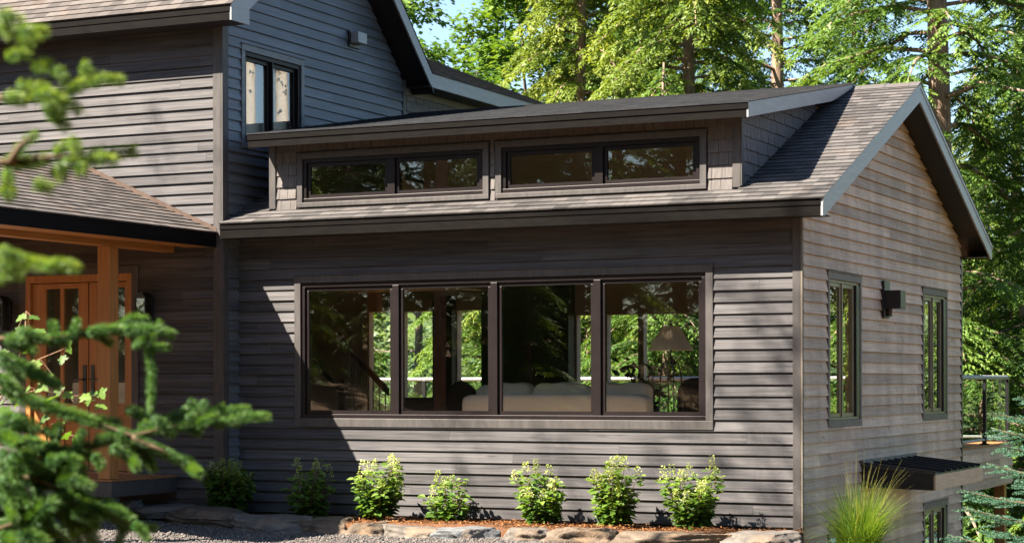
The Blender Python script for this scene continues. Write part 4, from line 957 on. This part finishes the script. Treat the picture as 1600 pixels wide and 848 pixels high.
# one thin pine outside the frame: throws the soft flecks on the right end of the wall
def shade_pine():
    base = Vector((-10.4, -11.6, hz(-10.4, -11.6))); rng = np.random.default_rng(6); tr = MB(); P, D, Nn, T = [], [], [], []
    tr.tube([(0, 0, -.5), (0.05, 0, 8), (.1, .05, 17), (.1, .1, 22)], [.12, .10, .07, .02], 8)
    for (tx, tz, r, k) in [(-.35, 1.75, .26, 46), (-.30, .95, .24, 40), (-.75, 1.25, .2, 28), (-.6, .45, .28, 52), (-3.9, .85, .2, 44), (-1.5, .6, .2, 24), (-.5, 2.35, .2, 24), (-2.9, .75, .16, 16), (-.55, 2.2, .14, 12), (-4.0, .3, .12, 10), (-.03, 1.85, .12, 40), (-1.05, .75, .12, 10), (-.12, .0, .2, 20), (-7.9, 3.9, .16, 22), (-2.6, .15, .1, 12)]:
        q = Vector((tx, 0, tz)) + SUNV * rng.uniform(19, 21) - base
        e = Vector((.1, .05, q.z + .3 + .12 * (abs(q.x) + abs(q.y)))); tr.tube([e, (e + q) / 2 + Vector((0, 0, .15)), q], [.03, .02, .01], 5, False)
        p = np.array(q)[None] + rng.normal(size=(k, 3)) * r; P.append(p); D.append(rng.normal(size=(k, 3))); Nn.append(rng.normal(size=(k, 3)) + [0, 0, 1]); T.append(rng.random(k))
    P, D, Nn, T = map(np.concatenate, (P, D, Nn, T)); v, f = leaf_quads(P, D, Nn, np.full(len(P), .17), np.full(len(P), .05))
    make_tree('pine_tree', (tr, v, f, T, 'hemlock', 'bark'), base, 0, 'sparse pine outside the frame whose shade dapples the wall', 'tree', None)
shade_pine()
M['birchbark'] = simple('birch bark', (.42, .36, .31), (.72, .66, .60), 2.5, .8, (3, 3, 9), .3)
def birch_spec():
    rng = np.random.default_rng(9); tr = MB(); tr.tube([(0, 0, -1), (.05, 0, 9), (.1, .05, 18), (.05, 0, 24), (0, .1, 29)], [.30, .27, .25, .22, .08], 12); P = []
    for k in range(9):
        a = k * 2.4; z = 24 + k * .55; e = np.array([math.cos(a) * 2.2, math.sin(a) * 2.2, z + 1.2]); tr.tube([(0, 0, z), tuple(e * [.5, .5, 1] - [0, 0, .4]), tuple(e)], [.06, .04, .015], 5, False)
        P.append(e * [.75, .75, 1] + rng.normal(size=(160, 3)) * [.8, .8, .45])
    P = np.concatenate(P); n = len(P); v, f = leaf_quads(P, rng.normal(size=(n, 3)), rng.normal(size=(n, 3)) * .5 + [0, 0, 1], rng.uniform(.1, .16, n), rng.uniform(.08, .12, n), .1)
    return tr, v, f, rng.random(n), 'maple', 'birchbark'
b_ = make_tree('birch_tree', birch_spec(), Vector((17.55, 38.55, hz(17.55, 38.55))), .3, 'pale birch mirrored in the left pane of the upper window', 'tree', 'birches mirrored in the upper window')
dup(b_, Vector((17.1, 39.75, hz(17.1, 39.75))), 2.1, 1.03, 'pale birch mirrored in the right pane of the upper window')

# ================================================================== SHRUBS
def hydrangea(px, top, bot, wpx, y, seed, label, dens=1., flower=1., bushy=False):
    d = dw(px, y); base = at(px, bot, d); base.z = mz(base.x, base.y) - .01; ppm = FPX / d
    H = (bot - top) / ppm; Wd = wpx / ppm * .5; rng = np.random.default_rng(seed)
    root = empty('hydrangea', base, 0, label, 'shrub', 'hydrangeas along the foot of the wall')
    lx, ly = rng.normal() * .10, -abs(rng.normal()) * .05; st_ = MB(); P, D, Nn, T, L = [], [], [], [], []; FP, FD, FN, FT = [], [], [], []
    ns = int((28 if bushy else 17) * dens)
    for i in range(ns):
        a = 6.283 * i / ns * 2.6 + rng.normal() * .3; sp = Wd * rng.uniform(.25, 1.) ** .8; h = H * rng.uniform(.45 if not bushy else .6, .97) * (1 - .22 * (sp / Wd) ** 2)
        p0 = np.array([math.cos(a) * .05, math.sin(a) * .05, 0]); p3 = np.array([math.cos(a) * sp + lx * h, math.sin(a) * sp * .8 + ly * h, h]); p1 = p0 + np.array([math.cos(a) * sp * .35, math.sin(a) * sp * .3, h * .4])
        cv = lambda t: p0 * (1 - t) ** 2 + 2 * p1 * t * (1 - t) + p3 * t * t
        st_.tube([cv(t) for t in (0, .35, .7, 1)], [.0065, .005, .004, .003], 5, False)
        m = int((24 if bushy else 22) * dens); ts = np.linspace(.10 if bushy else .2, 1., m) + rng.normal(size=m) * .02
        for j, t in enumerate(ts):
            p = cv(min(1, max(.05, t))); b = j * 1.57 + rng.normal() * .4
            for o in (0, math.pi):
                dr = np.array([math.cos(b + o), math.sin(b + o), rng.uniform(-.35, .35)]); sl_ = rng.uniform(.02, .05)
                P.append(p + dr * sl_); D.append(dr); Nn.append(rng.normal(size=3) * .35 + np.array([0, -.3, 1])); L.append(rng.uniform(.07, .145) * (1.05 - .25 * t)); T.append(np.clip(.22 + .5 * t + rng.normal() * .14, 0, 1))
        if rng.random() < flower:
            c = cv(1.); hh = rng.uniform(.10, .18); kf = 64
            t = rng.random(kf); aa = rng.uniform(0, 6.28, kf); rd = (1 - t * .75) * .062 * np.sqrt(rng.random(kf))
            pf = c + np.stack([rd * np.cos(aa), rd * np.sin(aa), t * hh - .01], 1); FP.append(pf); FD.append(np.stack([np.cos(aa), np.sin(aa), rng.uniform(-.2, .7, kf)], 1)); FN.append(rng.normal(size=(kf, 3)) * .5 + [0, -.5, .8])
            FT.append(np.clip(rng.uniform(.25, .75) + rng.normal(size=kf) * .18, 0, 1))
    st_.build('stems', 'stem', root, fix=False)
    P, D, Nn, L, T = map(np.array, (P, D, Nn, L, T)); k = len(P); L = L.reshape(-1, 1)
    dn = unit(D); sd = unit(np.cross(dn, Nn)); upv = np.cross(sd, dn); w_ = L * .29
    pts = [P, P + dn * L * .3 + sd * w_ + upv * L * .06, P + dn * L * .65 + sd * w_ * .8 + upv * L * .05, P + dn * L - upv * L * .10, P + dn * L * .65 - sd * w_ * .8 + upv * L * .05, P + dn * L * .3 - sd * w_ + upv * L * .06]
    v = np.stack(pts, 1).reshape(-1, 3); b = np.arange(k)[:, None] * 6
    f = np.concatenate([b + [0, 1, 2, 3], b + [0, 3, 4, 5]], 1).reshape(-1, 4)
    leafmesh('foliage', v, f, np.repeat(T, 2), 'hydrangea', root, True)
    for a_, b_, c_, t_ in zip(FP, FD, FN, FT):
        r_ = rng.uniform(.012, .024, len(a_)); v, f = leaf_quads(a_, b_, c_, r_ * 1.1, r_ * 1.1, .1); leafmesh('flower_cluster', v, f, t_, 'flower', root)
    return root
hydrangea(357, 712, 803, 74, -.42, 1, 'dense dark green shrub in full shade at the foot of the house corner', 1.25, .35, True)
hydrangea(483, 693, 800, 66, -.42, 2, 'shaded hydrangea with a few white blooms, second from the left', .85, .6)
hydrangea(590, 697, 806, 84, -.50, 3, 'leftmost fully sunlit hydrangea, at the edge of the wall shadow', 1.1, .8)
hydrangea(699, 711, 804, 76, -.40, 4, 'smallest sparse hydrangea with dark leaves below the second pane', .72, .55)
hydrangea(848, 708, 818, 88, -.50, 5, 'tall loose hydrangea below the middle pane with leaves low at its left', .95, .8)
hydrangea(959, 714, 822, 78, -.50, 6, 'densest yellow green hydrangea, second from the right', 1.15, .95)
hydrangea(1083, 714, 826, 98, -.50, 7, 'rightmost and widest hydrangea, below the end of the picture window', 1.15, .85)

def grass_clump():
    rng = np.random.default_rng(3); base = Vector((.62, .0, -.42))
    root = empty('ornamental_grass', base, 0, 'fountain of bright green ornamental grass by the gable wall', 'grass clump')
    V, F, T = [], [], []
    def blade(L, a, lean, w, tone, segs=7, droop=1.):
        h = np.array([math.cos(a), math.sin(a), 0]); sd = np.array([-h[1], h[0], 0]) ; p = h * rng.uniform(0, .10) + sd * rng.normal() * .05; ang = lean * .35; n0 = len(V)
        for i in range(segs + 1):
            t = i / segs; ww = w * (1 - t ** 1.6) + .0006; V.append(p - sd * ww); V.append(p + sd * ww)
            ang2 = ang + droop * lean * 1.5 * t ** 1.5; p = p + (h * math.sin(ang2) + np.array([0, 0, math.cos(ang2)])) * L / segs
        for i in range(segs): F.append((n0 + 2 * i, n0 + 2 * i + 1, n0 + 2 * i + 3, n0 + 2 * i + 2)); T.append(np.clip(tone + .25 * i / segs, 0, 1))
    for i in range(2000): blade(rng.uniform(.42, .98), rng.uniform(0, 6.283), abs(rng.normal(.62, .34)), rng.uniform(.0018, .0036), np.clip(rng.normal(.30, .2), 0, .9))
    for i in range(170): blade(rng.uniform(.7, 1.3), rng.uniform(0, 6.283), abs(rng.normal(.5, .3)), .0018, .85)
    leafmesh('blades', V, F, T, 'grass', root)
grass_clump()

# ================================================================== SPRUCES
def needles_along(paths, rng, P, D, T, nl=.014, step=.0011, tone=.5):
    for pts, r in paths:
        pts = [np.array(p) for p in pts]; sl_ = [np.linalg.norm(b - a) for a, b in zip(pts, pts[1:])]; tot = sum(sl_)
        n = max(12, int(tot / step)); t = np.sort(rng.random(n)) * tot; cum = np.concatenate([[0], np.cumsum(sl_)])
        i = np.clip(np.searchsorted(cum, t, side='right') - 1, 0, len(sl_) - 1); f = ((t - cum[i]) / np.array(sl_)[i])[:, None]; A = np.array(pts)[i]; B = np.array(pts)[i + 1]
        p = A * (1 - f) + B * f; tg = unit(B - A); rn = unit(np.cross(tg, rng.normal(size=(n, 3)))); end = (t / tot)[:, None]
        fw = .55 + .9 * end ** 6
        P.append(p + rn * .003); D.append(unit(rn + tg * fw) * (r * rng.uniform(.8, 1.1, (n, 1)) * np.minimum(1., 1.25 - .45 * end ** 5)))
        tn = tone + .25 * end[:, 0] + rng.normal(size=n) * .12 + .12 * rn[:, 2]; T.append(np.clip(tn, 0, 1))
def needle_mesh(name, P, D, T, mat, parent, w=.0016):
    P, D, T = map(np.concatenate, (P, D, T)); n = len(P); rng = np.random.default_rng(1)
    L = np.linalg.norm(D, axis=1); v, f = leaf_quads(P, D, rng.normal(size=(n, 3)), L, np.full(n, w * 2), .0); return leafmesh(name, v, f, T, mat, parent)
def fore_spruce(name, depth, origin, wood, shoots, scale, off, mat, label, rad, seed, step, tone, w, jitter, trunk_px):
    rng = np.random.default_rng(seed)
    Q = lambda c, dz=0.: at(off[0] + c[0] * scale, off[1] + c[1] * scale, depth + dz)
    tp = at(trunk_px, 700, depth + .3); gz = hz(tp.x, tp.y); base = Vector((tp.x, tp.y, gz)); root = empty(name, base, 0, label, 'spruce')
    tr = MB(); tr.tube([(0, 0, -.1), (0.02, 0, 1.2), (0, .02, 2.6), (0, 0, 3.6)], [.05, .04, .026, .008], 10); tr.build('trunk', 'twig', root, smooth=True)
    wd = MB()
    for pts, dz in wood:
        q = [Q(c, dz + rng.normal() * .01) - base for c in pts]
        if pts[0][0] <= 25: q = [Vector((0, 0, q[0].z + .05))] + q
        wd.tube(q, [.008 - .005 * i / (len(q) - 1) for i in range(len(q))], 6)
    wd.build('branch', 'twig', root, smooth=True, fix=False)
    P, D, T = [], [], []; sh = MB()
    for pts, dz in wood: needles_along([([np.array(Q(c, dz) - base) for c in pts], rad * .8)], rng, P, D, T, step=step * 1.3, tone=tone - .2)
    for s in shoots:
        pts, r = s[0], s[1]; dz = rng.normal() * jitter
        q = [np.array(Q(c, dz + k * rng.normal() * jitter * .4) - base) for k, c in enumerate(pts)]
        if len(q) == 2: m_ = (q[0] + q[1]) / 2 + np.array([0, 0, .006]); q = [q[0], m_, q[1]]
        needles_along([(q, rad * r)], rng, P, D, T, step=step, tone=tone)
        sh.tube([tuple(x) for x in q], [rad * r * .16, rad * r * .2, rad * r * .12] if len(q) == 3 else rad * r * .16, 6)
    sh.build('shoots', mat, root, smooth=True, fix=False); needle_mesh('needles', P, D, T, mat, root, w); return root
W1 = [([(0, 185), (130, 190), (300, 165), (390, 150), (470, 200)], 0), ([(0, 345), (150, 400), (290, 450), (430, 500), (560, 470), (700, 448)], .02), ([(0, 500), (120, 560), (250, 540), (430, 505)], .05),
      ([(0, 620), (120, 640), (260, 700), (400, 780), (470, 800)], -.03), ([(0, 800), (120, 760), (260, 700)], -.05), ([(480, 200), (492, 300), (490, 420)], 0), ([(430, 505), (520, 545), (610, 590)], .0)]
S1 = [([(80, 190), (150, 185)], 1), ([(40, 180), (110, 230)], 1.1), ([(180, 190), (170, 135)], .9), ([(240, 175), (250, 130)], .9), ([(150, 195), (220, 205)], .9), ([(280, 168), (400, 158)], 1.), ([(365, 165), (430, 120), (470, 125)], 1.0), ([(400, 160), (490, 155), (560, 172)], 1.05),
      ([(300, 170), (360, 200)], .8), ([(470, 228), (550, 213)], .7), ([(440, 215), (455, 190), (500, 175)], .6), ([(478, 205), (498, 290), (492, 420)], .62), ([(490, 200), (520, 130)], .6),
      ([(-10, 235), (90, 280), (190, 340)], 1.15), ([(60, 375), (180, 415), (310, 455)], 1.25), ([(300, 450), (390, 462)], .9), ([(405, 415), (480, 445)], 1.), ([(490, 440), (560, 498)], 1.), ([(450, 480), (505, 462)], .9), ([(540, 450), (605, 430)], .8), ([(590, 405), (610, 440)], .7), ([(650, 385), (672, 425)], .75), ([(610, 385), (640, 420)], .7),
      ([(600, 430), (660, 470)], .9), ([(560, 470), (650, 490)], .85), ([(670, 445), (725, 408)], .9), ([(700, 440), (805, 412)], .85), ([(740, 452), (870, 440)], .95), ([(690, 468), (775, 458)], .8), ([(640, 470), (700, 440)], .9),
      ([(305, 515), (390, 500), (440, 530)], 1.), ([(390, 530), (470, 560), (500, 608)], 1.05), ([(430, 515), (520, 550), (600, 585), (648, 622)], .95), ([(590, 580), (650, 625)], 1.15), ([(355, 535), (430, 575), (445, 605)], .9), ([(275, 475), (248, 545)], .85), ([(200, 470), (165, 545)], .8), ([(380, 480), (400, 520)], .8), ([(300, 560), (330, 600)], .9),
      ([(-10, 500), (70, 520), (90, 560)], 1.1), ([(-10, 600), (110, 610), (210, 590)], 1.2), ([(90, 610), (200, 640), (250, 700)], 1.25), ([(150, 575), (255, 605)], 1.1), ([(60, 650), (150, 660)], 1.1), ([(70, 800), (150, 725), (250, 695), (335, 755)], 1.5), ([(320, 735), (410, 790), (505, 800)], .9), ([(410, 790), (385, 845)], .85), ([(430, 785), (482, 835)], .8), ([(340, 735), (430, 770)], .9), ([(320, 715), (395, 745)], .9),
      ([(20, 700), (60, 745), (45, 835)], 1.6), ([(120, 790), (225, 838)], 1.2), ([(240, 740), (262, 805)], .8), ([(-10, 440), (70, 480)], 1.15), ([(-10, 675), (70, 700)], 1.3), ([(-10, 780), (50, 835)], 1.4), ([(100, 480), (120, 560)], .9), ([(30, 560), (60, 640)], 1.1), ([(180, 690), (210, 770)], 1.), ([(-10, 555), (60, 590)], 1.2), ([(60, 520), (140, 530)], 1.), ([(-10, 330), (70, 385)], 1.15), ([(0, 640), (90, 740)], 1.3), ([(120, 650), (130, 740)], 1.2), ([(60, 815), (150, 850)], 1.3), ([(30, 420), (40, 520)], .9)]
W2 = [([(0, 480), (80, 470), (180, 462), (260, 472)], 0), ([(0, 290), (60, 288), (140, 280), (210, 270), (260, 250)], .1), ([(30, 480), (60, 430), (110, 395)], .0), ([(0, 745), (80, 770), (160, 788), (225, 790)], .1)]
S2 = [([(165, 462), (195, 425)], .9), ([(205, 415), (232, 450)], .9), ([(240, 470), (310, 452), (395, 448)], 1.15), ([(260, 480), (340, 475)], 1.), ([(180, 475), (180, 530)], .8), ([(230, 480), (240, 515)], .8), ([(15, 495), (80, 480), (130, 478)], .9), ([(30, 500), (22, 545)], .9), ([(180, 480), (250, 500)], .9), ([(0, 575), (40, 570)], .9),
      ([(155, 200), (195, 245)], .9), ([(240, 195), (262, 225)], 1.), ([(200, 280), (245, 243)], .7), ([(255, 248), (360, 238)], .9), ([(60, 275), (135, 258)], 1.1), ([(165, 290), (235, 328)], .9), ([(15, 290), (70, 300)], 1.1), ([(130, 290), (190, 300)], .8), ([(90, 300), (130, 280)], .8),
      ([(-10, 80), (60, 95), (130, 95)], 1.2), ([(0, 40), (30, 110)], .8), ([(-10, 735), (80, 772), (160, 785)], 1.), ([(130, 785), (230, 790)], .9), ([(-10, 780), (70, 800)], 1.), ([(-10, 830), (60, 815)], .9), ([(20, 505), (30, 590)], .7)]
_q = random.Random(8)
for k_ in range(50):
    x_, y_ = _q.uniform(-30, 240), _q.uniform(440, 850); y_ = max(y_, 430 + x_ * .75); a_ = _q.uniform(-.5, .9); l_ = _q.uniform(55, 120)
    S1.append(([(x_, y_), (x_ + l_ * .5 * math.cos(a_), y_ + l_ * .5 * math.sin(a_)), (x_ + l_ * math.cos(a_ + .3), y_ + l_ * math.sin(a_ + .3))], _q.uniform(.8, 1.3)))
for k_ in range(14):
    x_, y_ = _q.uniform(-20, 150), _q.uniform(20, 560); a_ = _q.uniform(-.5, .8); l_ = _q.uniform(35, 75); S2.append(([(x_, y_), (x_ + l_ * math.cos(a_), y_ + l_ * math.sin(a_))], 1.))
for k_ in range(10):
    x_, y_ = _q.uniform(-30, 60), _q.uniform(150, 460); a_ = _q.uniform(-.4, .8); l_ = _q.uniform(50, 90); S1.append(([(x_, y_), (x_ + l_ * math.cos(a_), y_ + l_ * math.sin(a_))], 1.))
fore_spruce('spruce_tree', 4.9, None, W1, S1, .481, (0, 440), 'spruce', 'out of focus green spruce boughs reaching in from the lower left', .0195, 4, .00013, .42, .00085, .05, -330)
fore_spruce('spruce_tree', 3.5, None, W2, S2, .53, (0, 0), 'spruce_y', 'very blurred yellow green spruce twigs at the upper left', .0165, 9, .00017, .42, .00085, .05, -420)

def blue_spruce():
    rng = np.random.default_rng(12); p = at(1655, HY, 20.0); base = Vector((p.x, p.y, hz(p.x, p.y) - .1)); root = empty('blue_spruce', base, 0, 'blue green spruce at the lower right in front of the gable wall', 'spruce')
    H = 2.2 - base.z; tr = MB(); tr.tube([(0, 0, -.2), (0, 0, H * .5), (0, 0, H)], [.06, .04, .006], 8); P, D, T = [], [], []; paths = []
    z = .2; az = 0.
    while z < H - .05:
        az += 2.4 + rng.normal() * .3; u = z / H; L = (1.38 * (1 - u) ** .8 + .10) * rng.uniform(.8, 1.1); h = np.array([math.cos(az), math.sin(az), 0]); s_ = np.array([-h[1], h[0], 0])
        b = np.array([0, 0, z]); pt = lambda t: b + h * L * t + np.array([0, 0, L * (.05 * t + .10 * t * t)])
        tr.tube([pt(0), pt(.5), pt(1.)], [.014, .009, .004], 5, False); paths.append(([pt(.55), pt(.8), pt(1.)], .021))
        for j in range(max(4, int(L * 13))):
            t = .2 + .75 * j / max(4, int(L * 13)); sd = 1 if j % 2 else -1; l2 = L * .42 * (1.1 - t) + .09; q0 = pt(t); q1 = q0 + h * l2 * .75 + s_ * sd * l2 * .7 + np.array([0, 0, rng.normal() * .03]); paths.append(([q0, (q0 + q1) / 2 + np.array([0, 0, .012]), q1], .020))
            if l2 > .2:
                for e in (-1, 1): m_ = q0 + (q1 - q0) * rng.uniform(.4, .7); paths.append(([m_, m_ + (q1 - q0) * .3 + s_ * e * .07 + h * .03], .019))
        z += .062 * rng.uniform(.7, 1.4)
    needles_along(paths, rng, P, D, T, step=.0022, tone=.42)
    tr.build('trunk', 'twig', root, fix=False); needle_mesh('needles', P, D, T, 'bluespruce', root, .0032)
blue_spruce()

def maple_sapling():
    rng = np.random.default_rng(2); dp = 11.5; Q = lambda c: at(c[0] * .481, 440 + c[1] * .481, dp + rng.normal() * .08)
    b = at(-40, HY, dp); base = Vector((b.x, b.y, hz(b.x, b.y))); root = empty('maple_sapling', base, 0, 'thin maple sapling with light green lobed leaves in front of the entrance door', 'sapling')
    lv = [(80, 105), (60, 145), (112, 155), (130, 260), (60, 305), (92, 340), (190, 340), (215, 200), (290, 360), (330, 355), (315, 398), (250, 400), (185, 375), (110, 212), (180, 458), (30, 420), (22, 480), (230, 490), (180, 512), (20, 222), (150, 432), (60, 380), (10, 385), (205, 240), (80, 270), (265, 370), (40, 340), (150, 330), (100, 110), (20, 520), (0, 450), (50, 460), (210, 360), (325, 350), (300, 385), (120, 470), (240, 505), (5, 300), (45, 250), (170, 300), (15, 345), (35, 500), (0, 410), (70, 430)]
    st_ = MB(); stemp = [Vector((0, 0, 0)), Q((-60, 600)) - base, Q((-20, 420)) - base, Q((50, 290)) - base, Q((80, 180)) - base, Q((85, 95)) - base]
    st_.tube(stemp, [.010, .008, .006, .004, .003, .002], 6)
    mid = [Q((20, 380)) - base, Q((120, 350)) - base, Q((220, 370)) - base, Q((330, 370)) - base]; st_.tube([stemp[2]] + mid, [.005, .004, .003, .002, .0015], 5)
    mid2 = [Q((40, 480)) - base, Q((140, 470)) - base, Q((240, 500)) - base]; st_.tube([stemp[1]] + mid2, [.005, .004, .003, .002], 5)
    mid3 = [Q((130, 250)) - base, Q((215, 215)) - base]; st_.tube([stemp[3]] + mid3, [.004, .003, .002], 5)
    nodes = stemp[2:] + mid + mid2 + mid3
    out = [(0, 0), (.28, -.08), (.36, .18), (.62, .22), (.46, .46), (.30, .44), (.26, .72), (0, 1.), (-.26, .72), (-.30, .44), (-.46, .46), (-.62, .22), (-.36, .18), (-.28, -.08)]
    V, F, T = [], [], []
    for c in lv:
        q = Q(c) - base; nn = min(nodes, key=lambda n: (n - q).length); st_.tube([nn, q], .0013, 4, False)
        a = rng.uniform(0, 6.28); dr = unit(np.array(DV) * -.35 + np.array(RV) * math.cos(a) * .8 + np.array([0, 0, -.35 + .3 * math.sin(a)])); nr = unit(np.array([-.2, -.5, .9]) + rng.normal(size=3) * .35); sd = unit(np.cross(dr, nr)); upv = np.cross(sd, dr); s = rng.uniform(.065, .095); n0 = len(V)
        ctr = np.array(q) + dr * s * .3; V.append(ctr)
        for (x, y) in out: V.append(np.array(q) + sd * x * s + dr * y * s + upv * (-.25 * s * x * x))
        tn = np.clip(rng.normal(.6, .18), 0, 1)
        for i in range(len(out)): F.append((n0, n0 + 1 + i, n0 + 1 + (i + 1) % len(out))); T.append(tn)
    st_.build('stem', 'stem', root, fix=False); leafmesh('leaves', V, F, T, 'maple', root)
maple_sapling()
def house_plant():
    rng = np.random.default_rng(5); p = at(1003, 640, 25.5); base = Vector((p.x, p.y, .55)); root = empty('house_plant', base, 0, 'dark leafy house plant behind the right end of the sofa', 'plant')
    m = MB(); m.tube([(0, 0, 0), (0, 0, .3)], [.13, .17], 14); m.build('pot', 'concrete', root); n = 90; a = rng.uniform(0, 6.28, n); h = rng.uniform(.5, 1.3, n); rd = rng.uniform(.05, .32, n)
    s = MB()
    for k in range(5): t = k * 1.3; s.tube([(0, 0, .3), (.08 * math.cos(t), .08 * math.sin(t), .8), (.2 * math.cos(t), .2 * math.sin(t), 1.25)], .008, 5)
    s.build('stems', 'stem', root); v, f = leaf_quads(np.stack([rd * np.cos(a), rd * np.sin(a), h], 1), np.stack([np.cos(a), np.sin(a), rng.normal(size=n) * .5], 1), rng.normal(size=(n, 3)) + [0, 0, 1], rng.uniform(.1, .2, n), rng.uniform(.05, .09, n), .1); leafmesh('leaves', v, f, rng.random(n), 'houseplant', root)
house_plant()
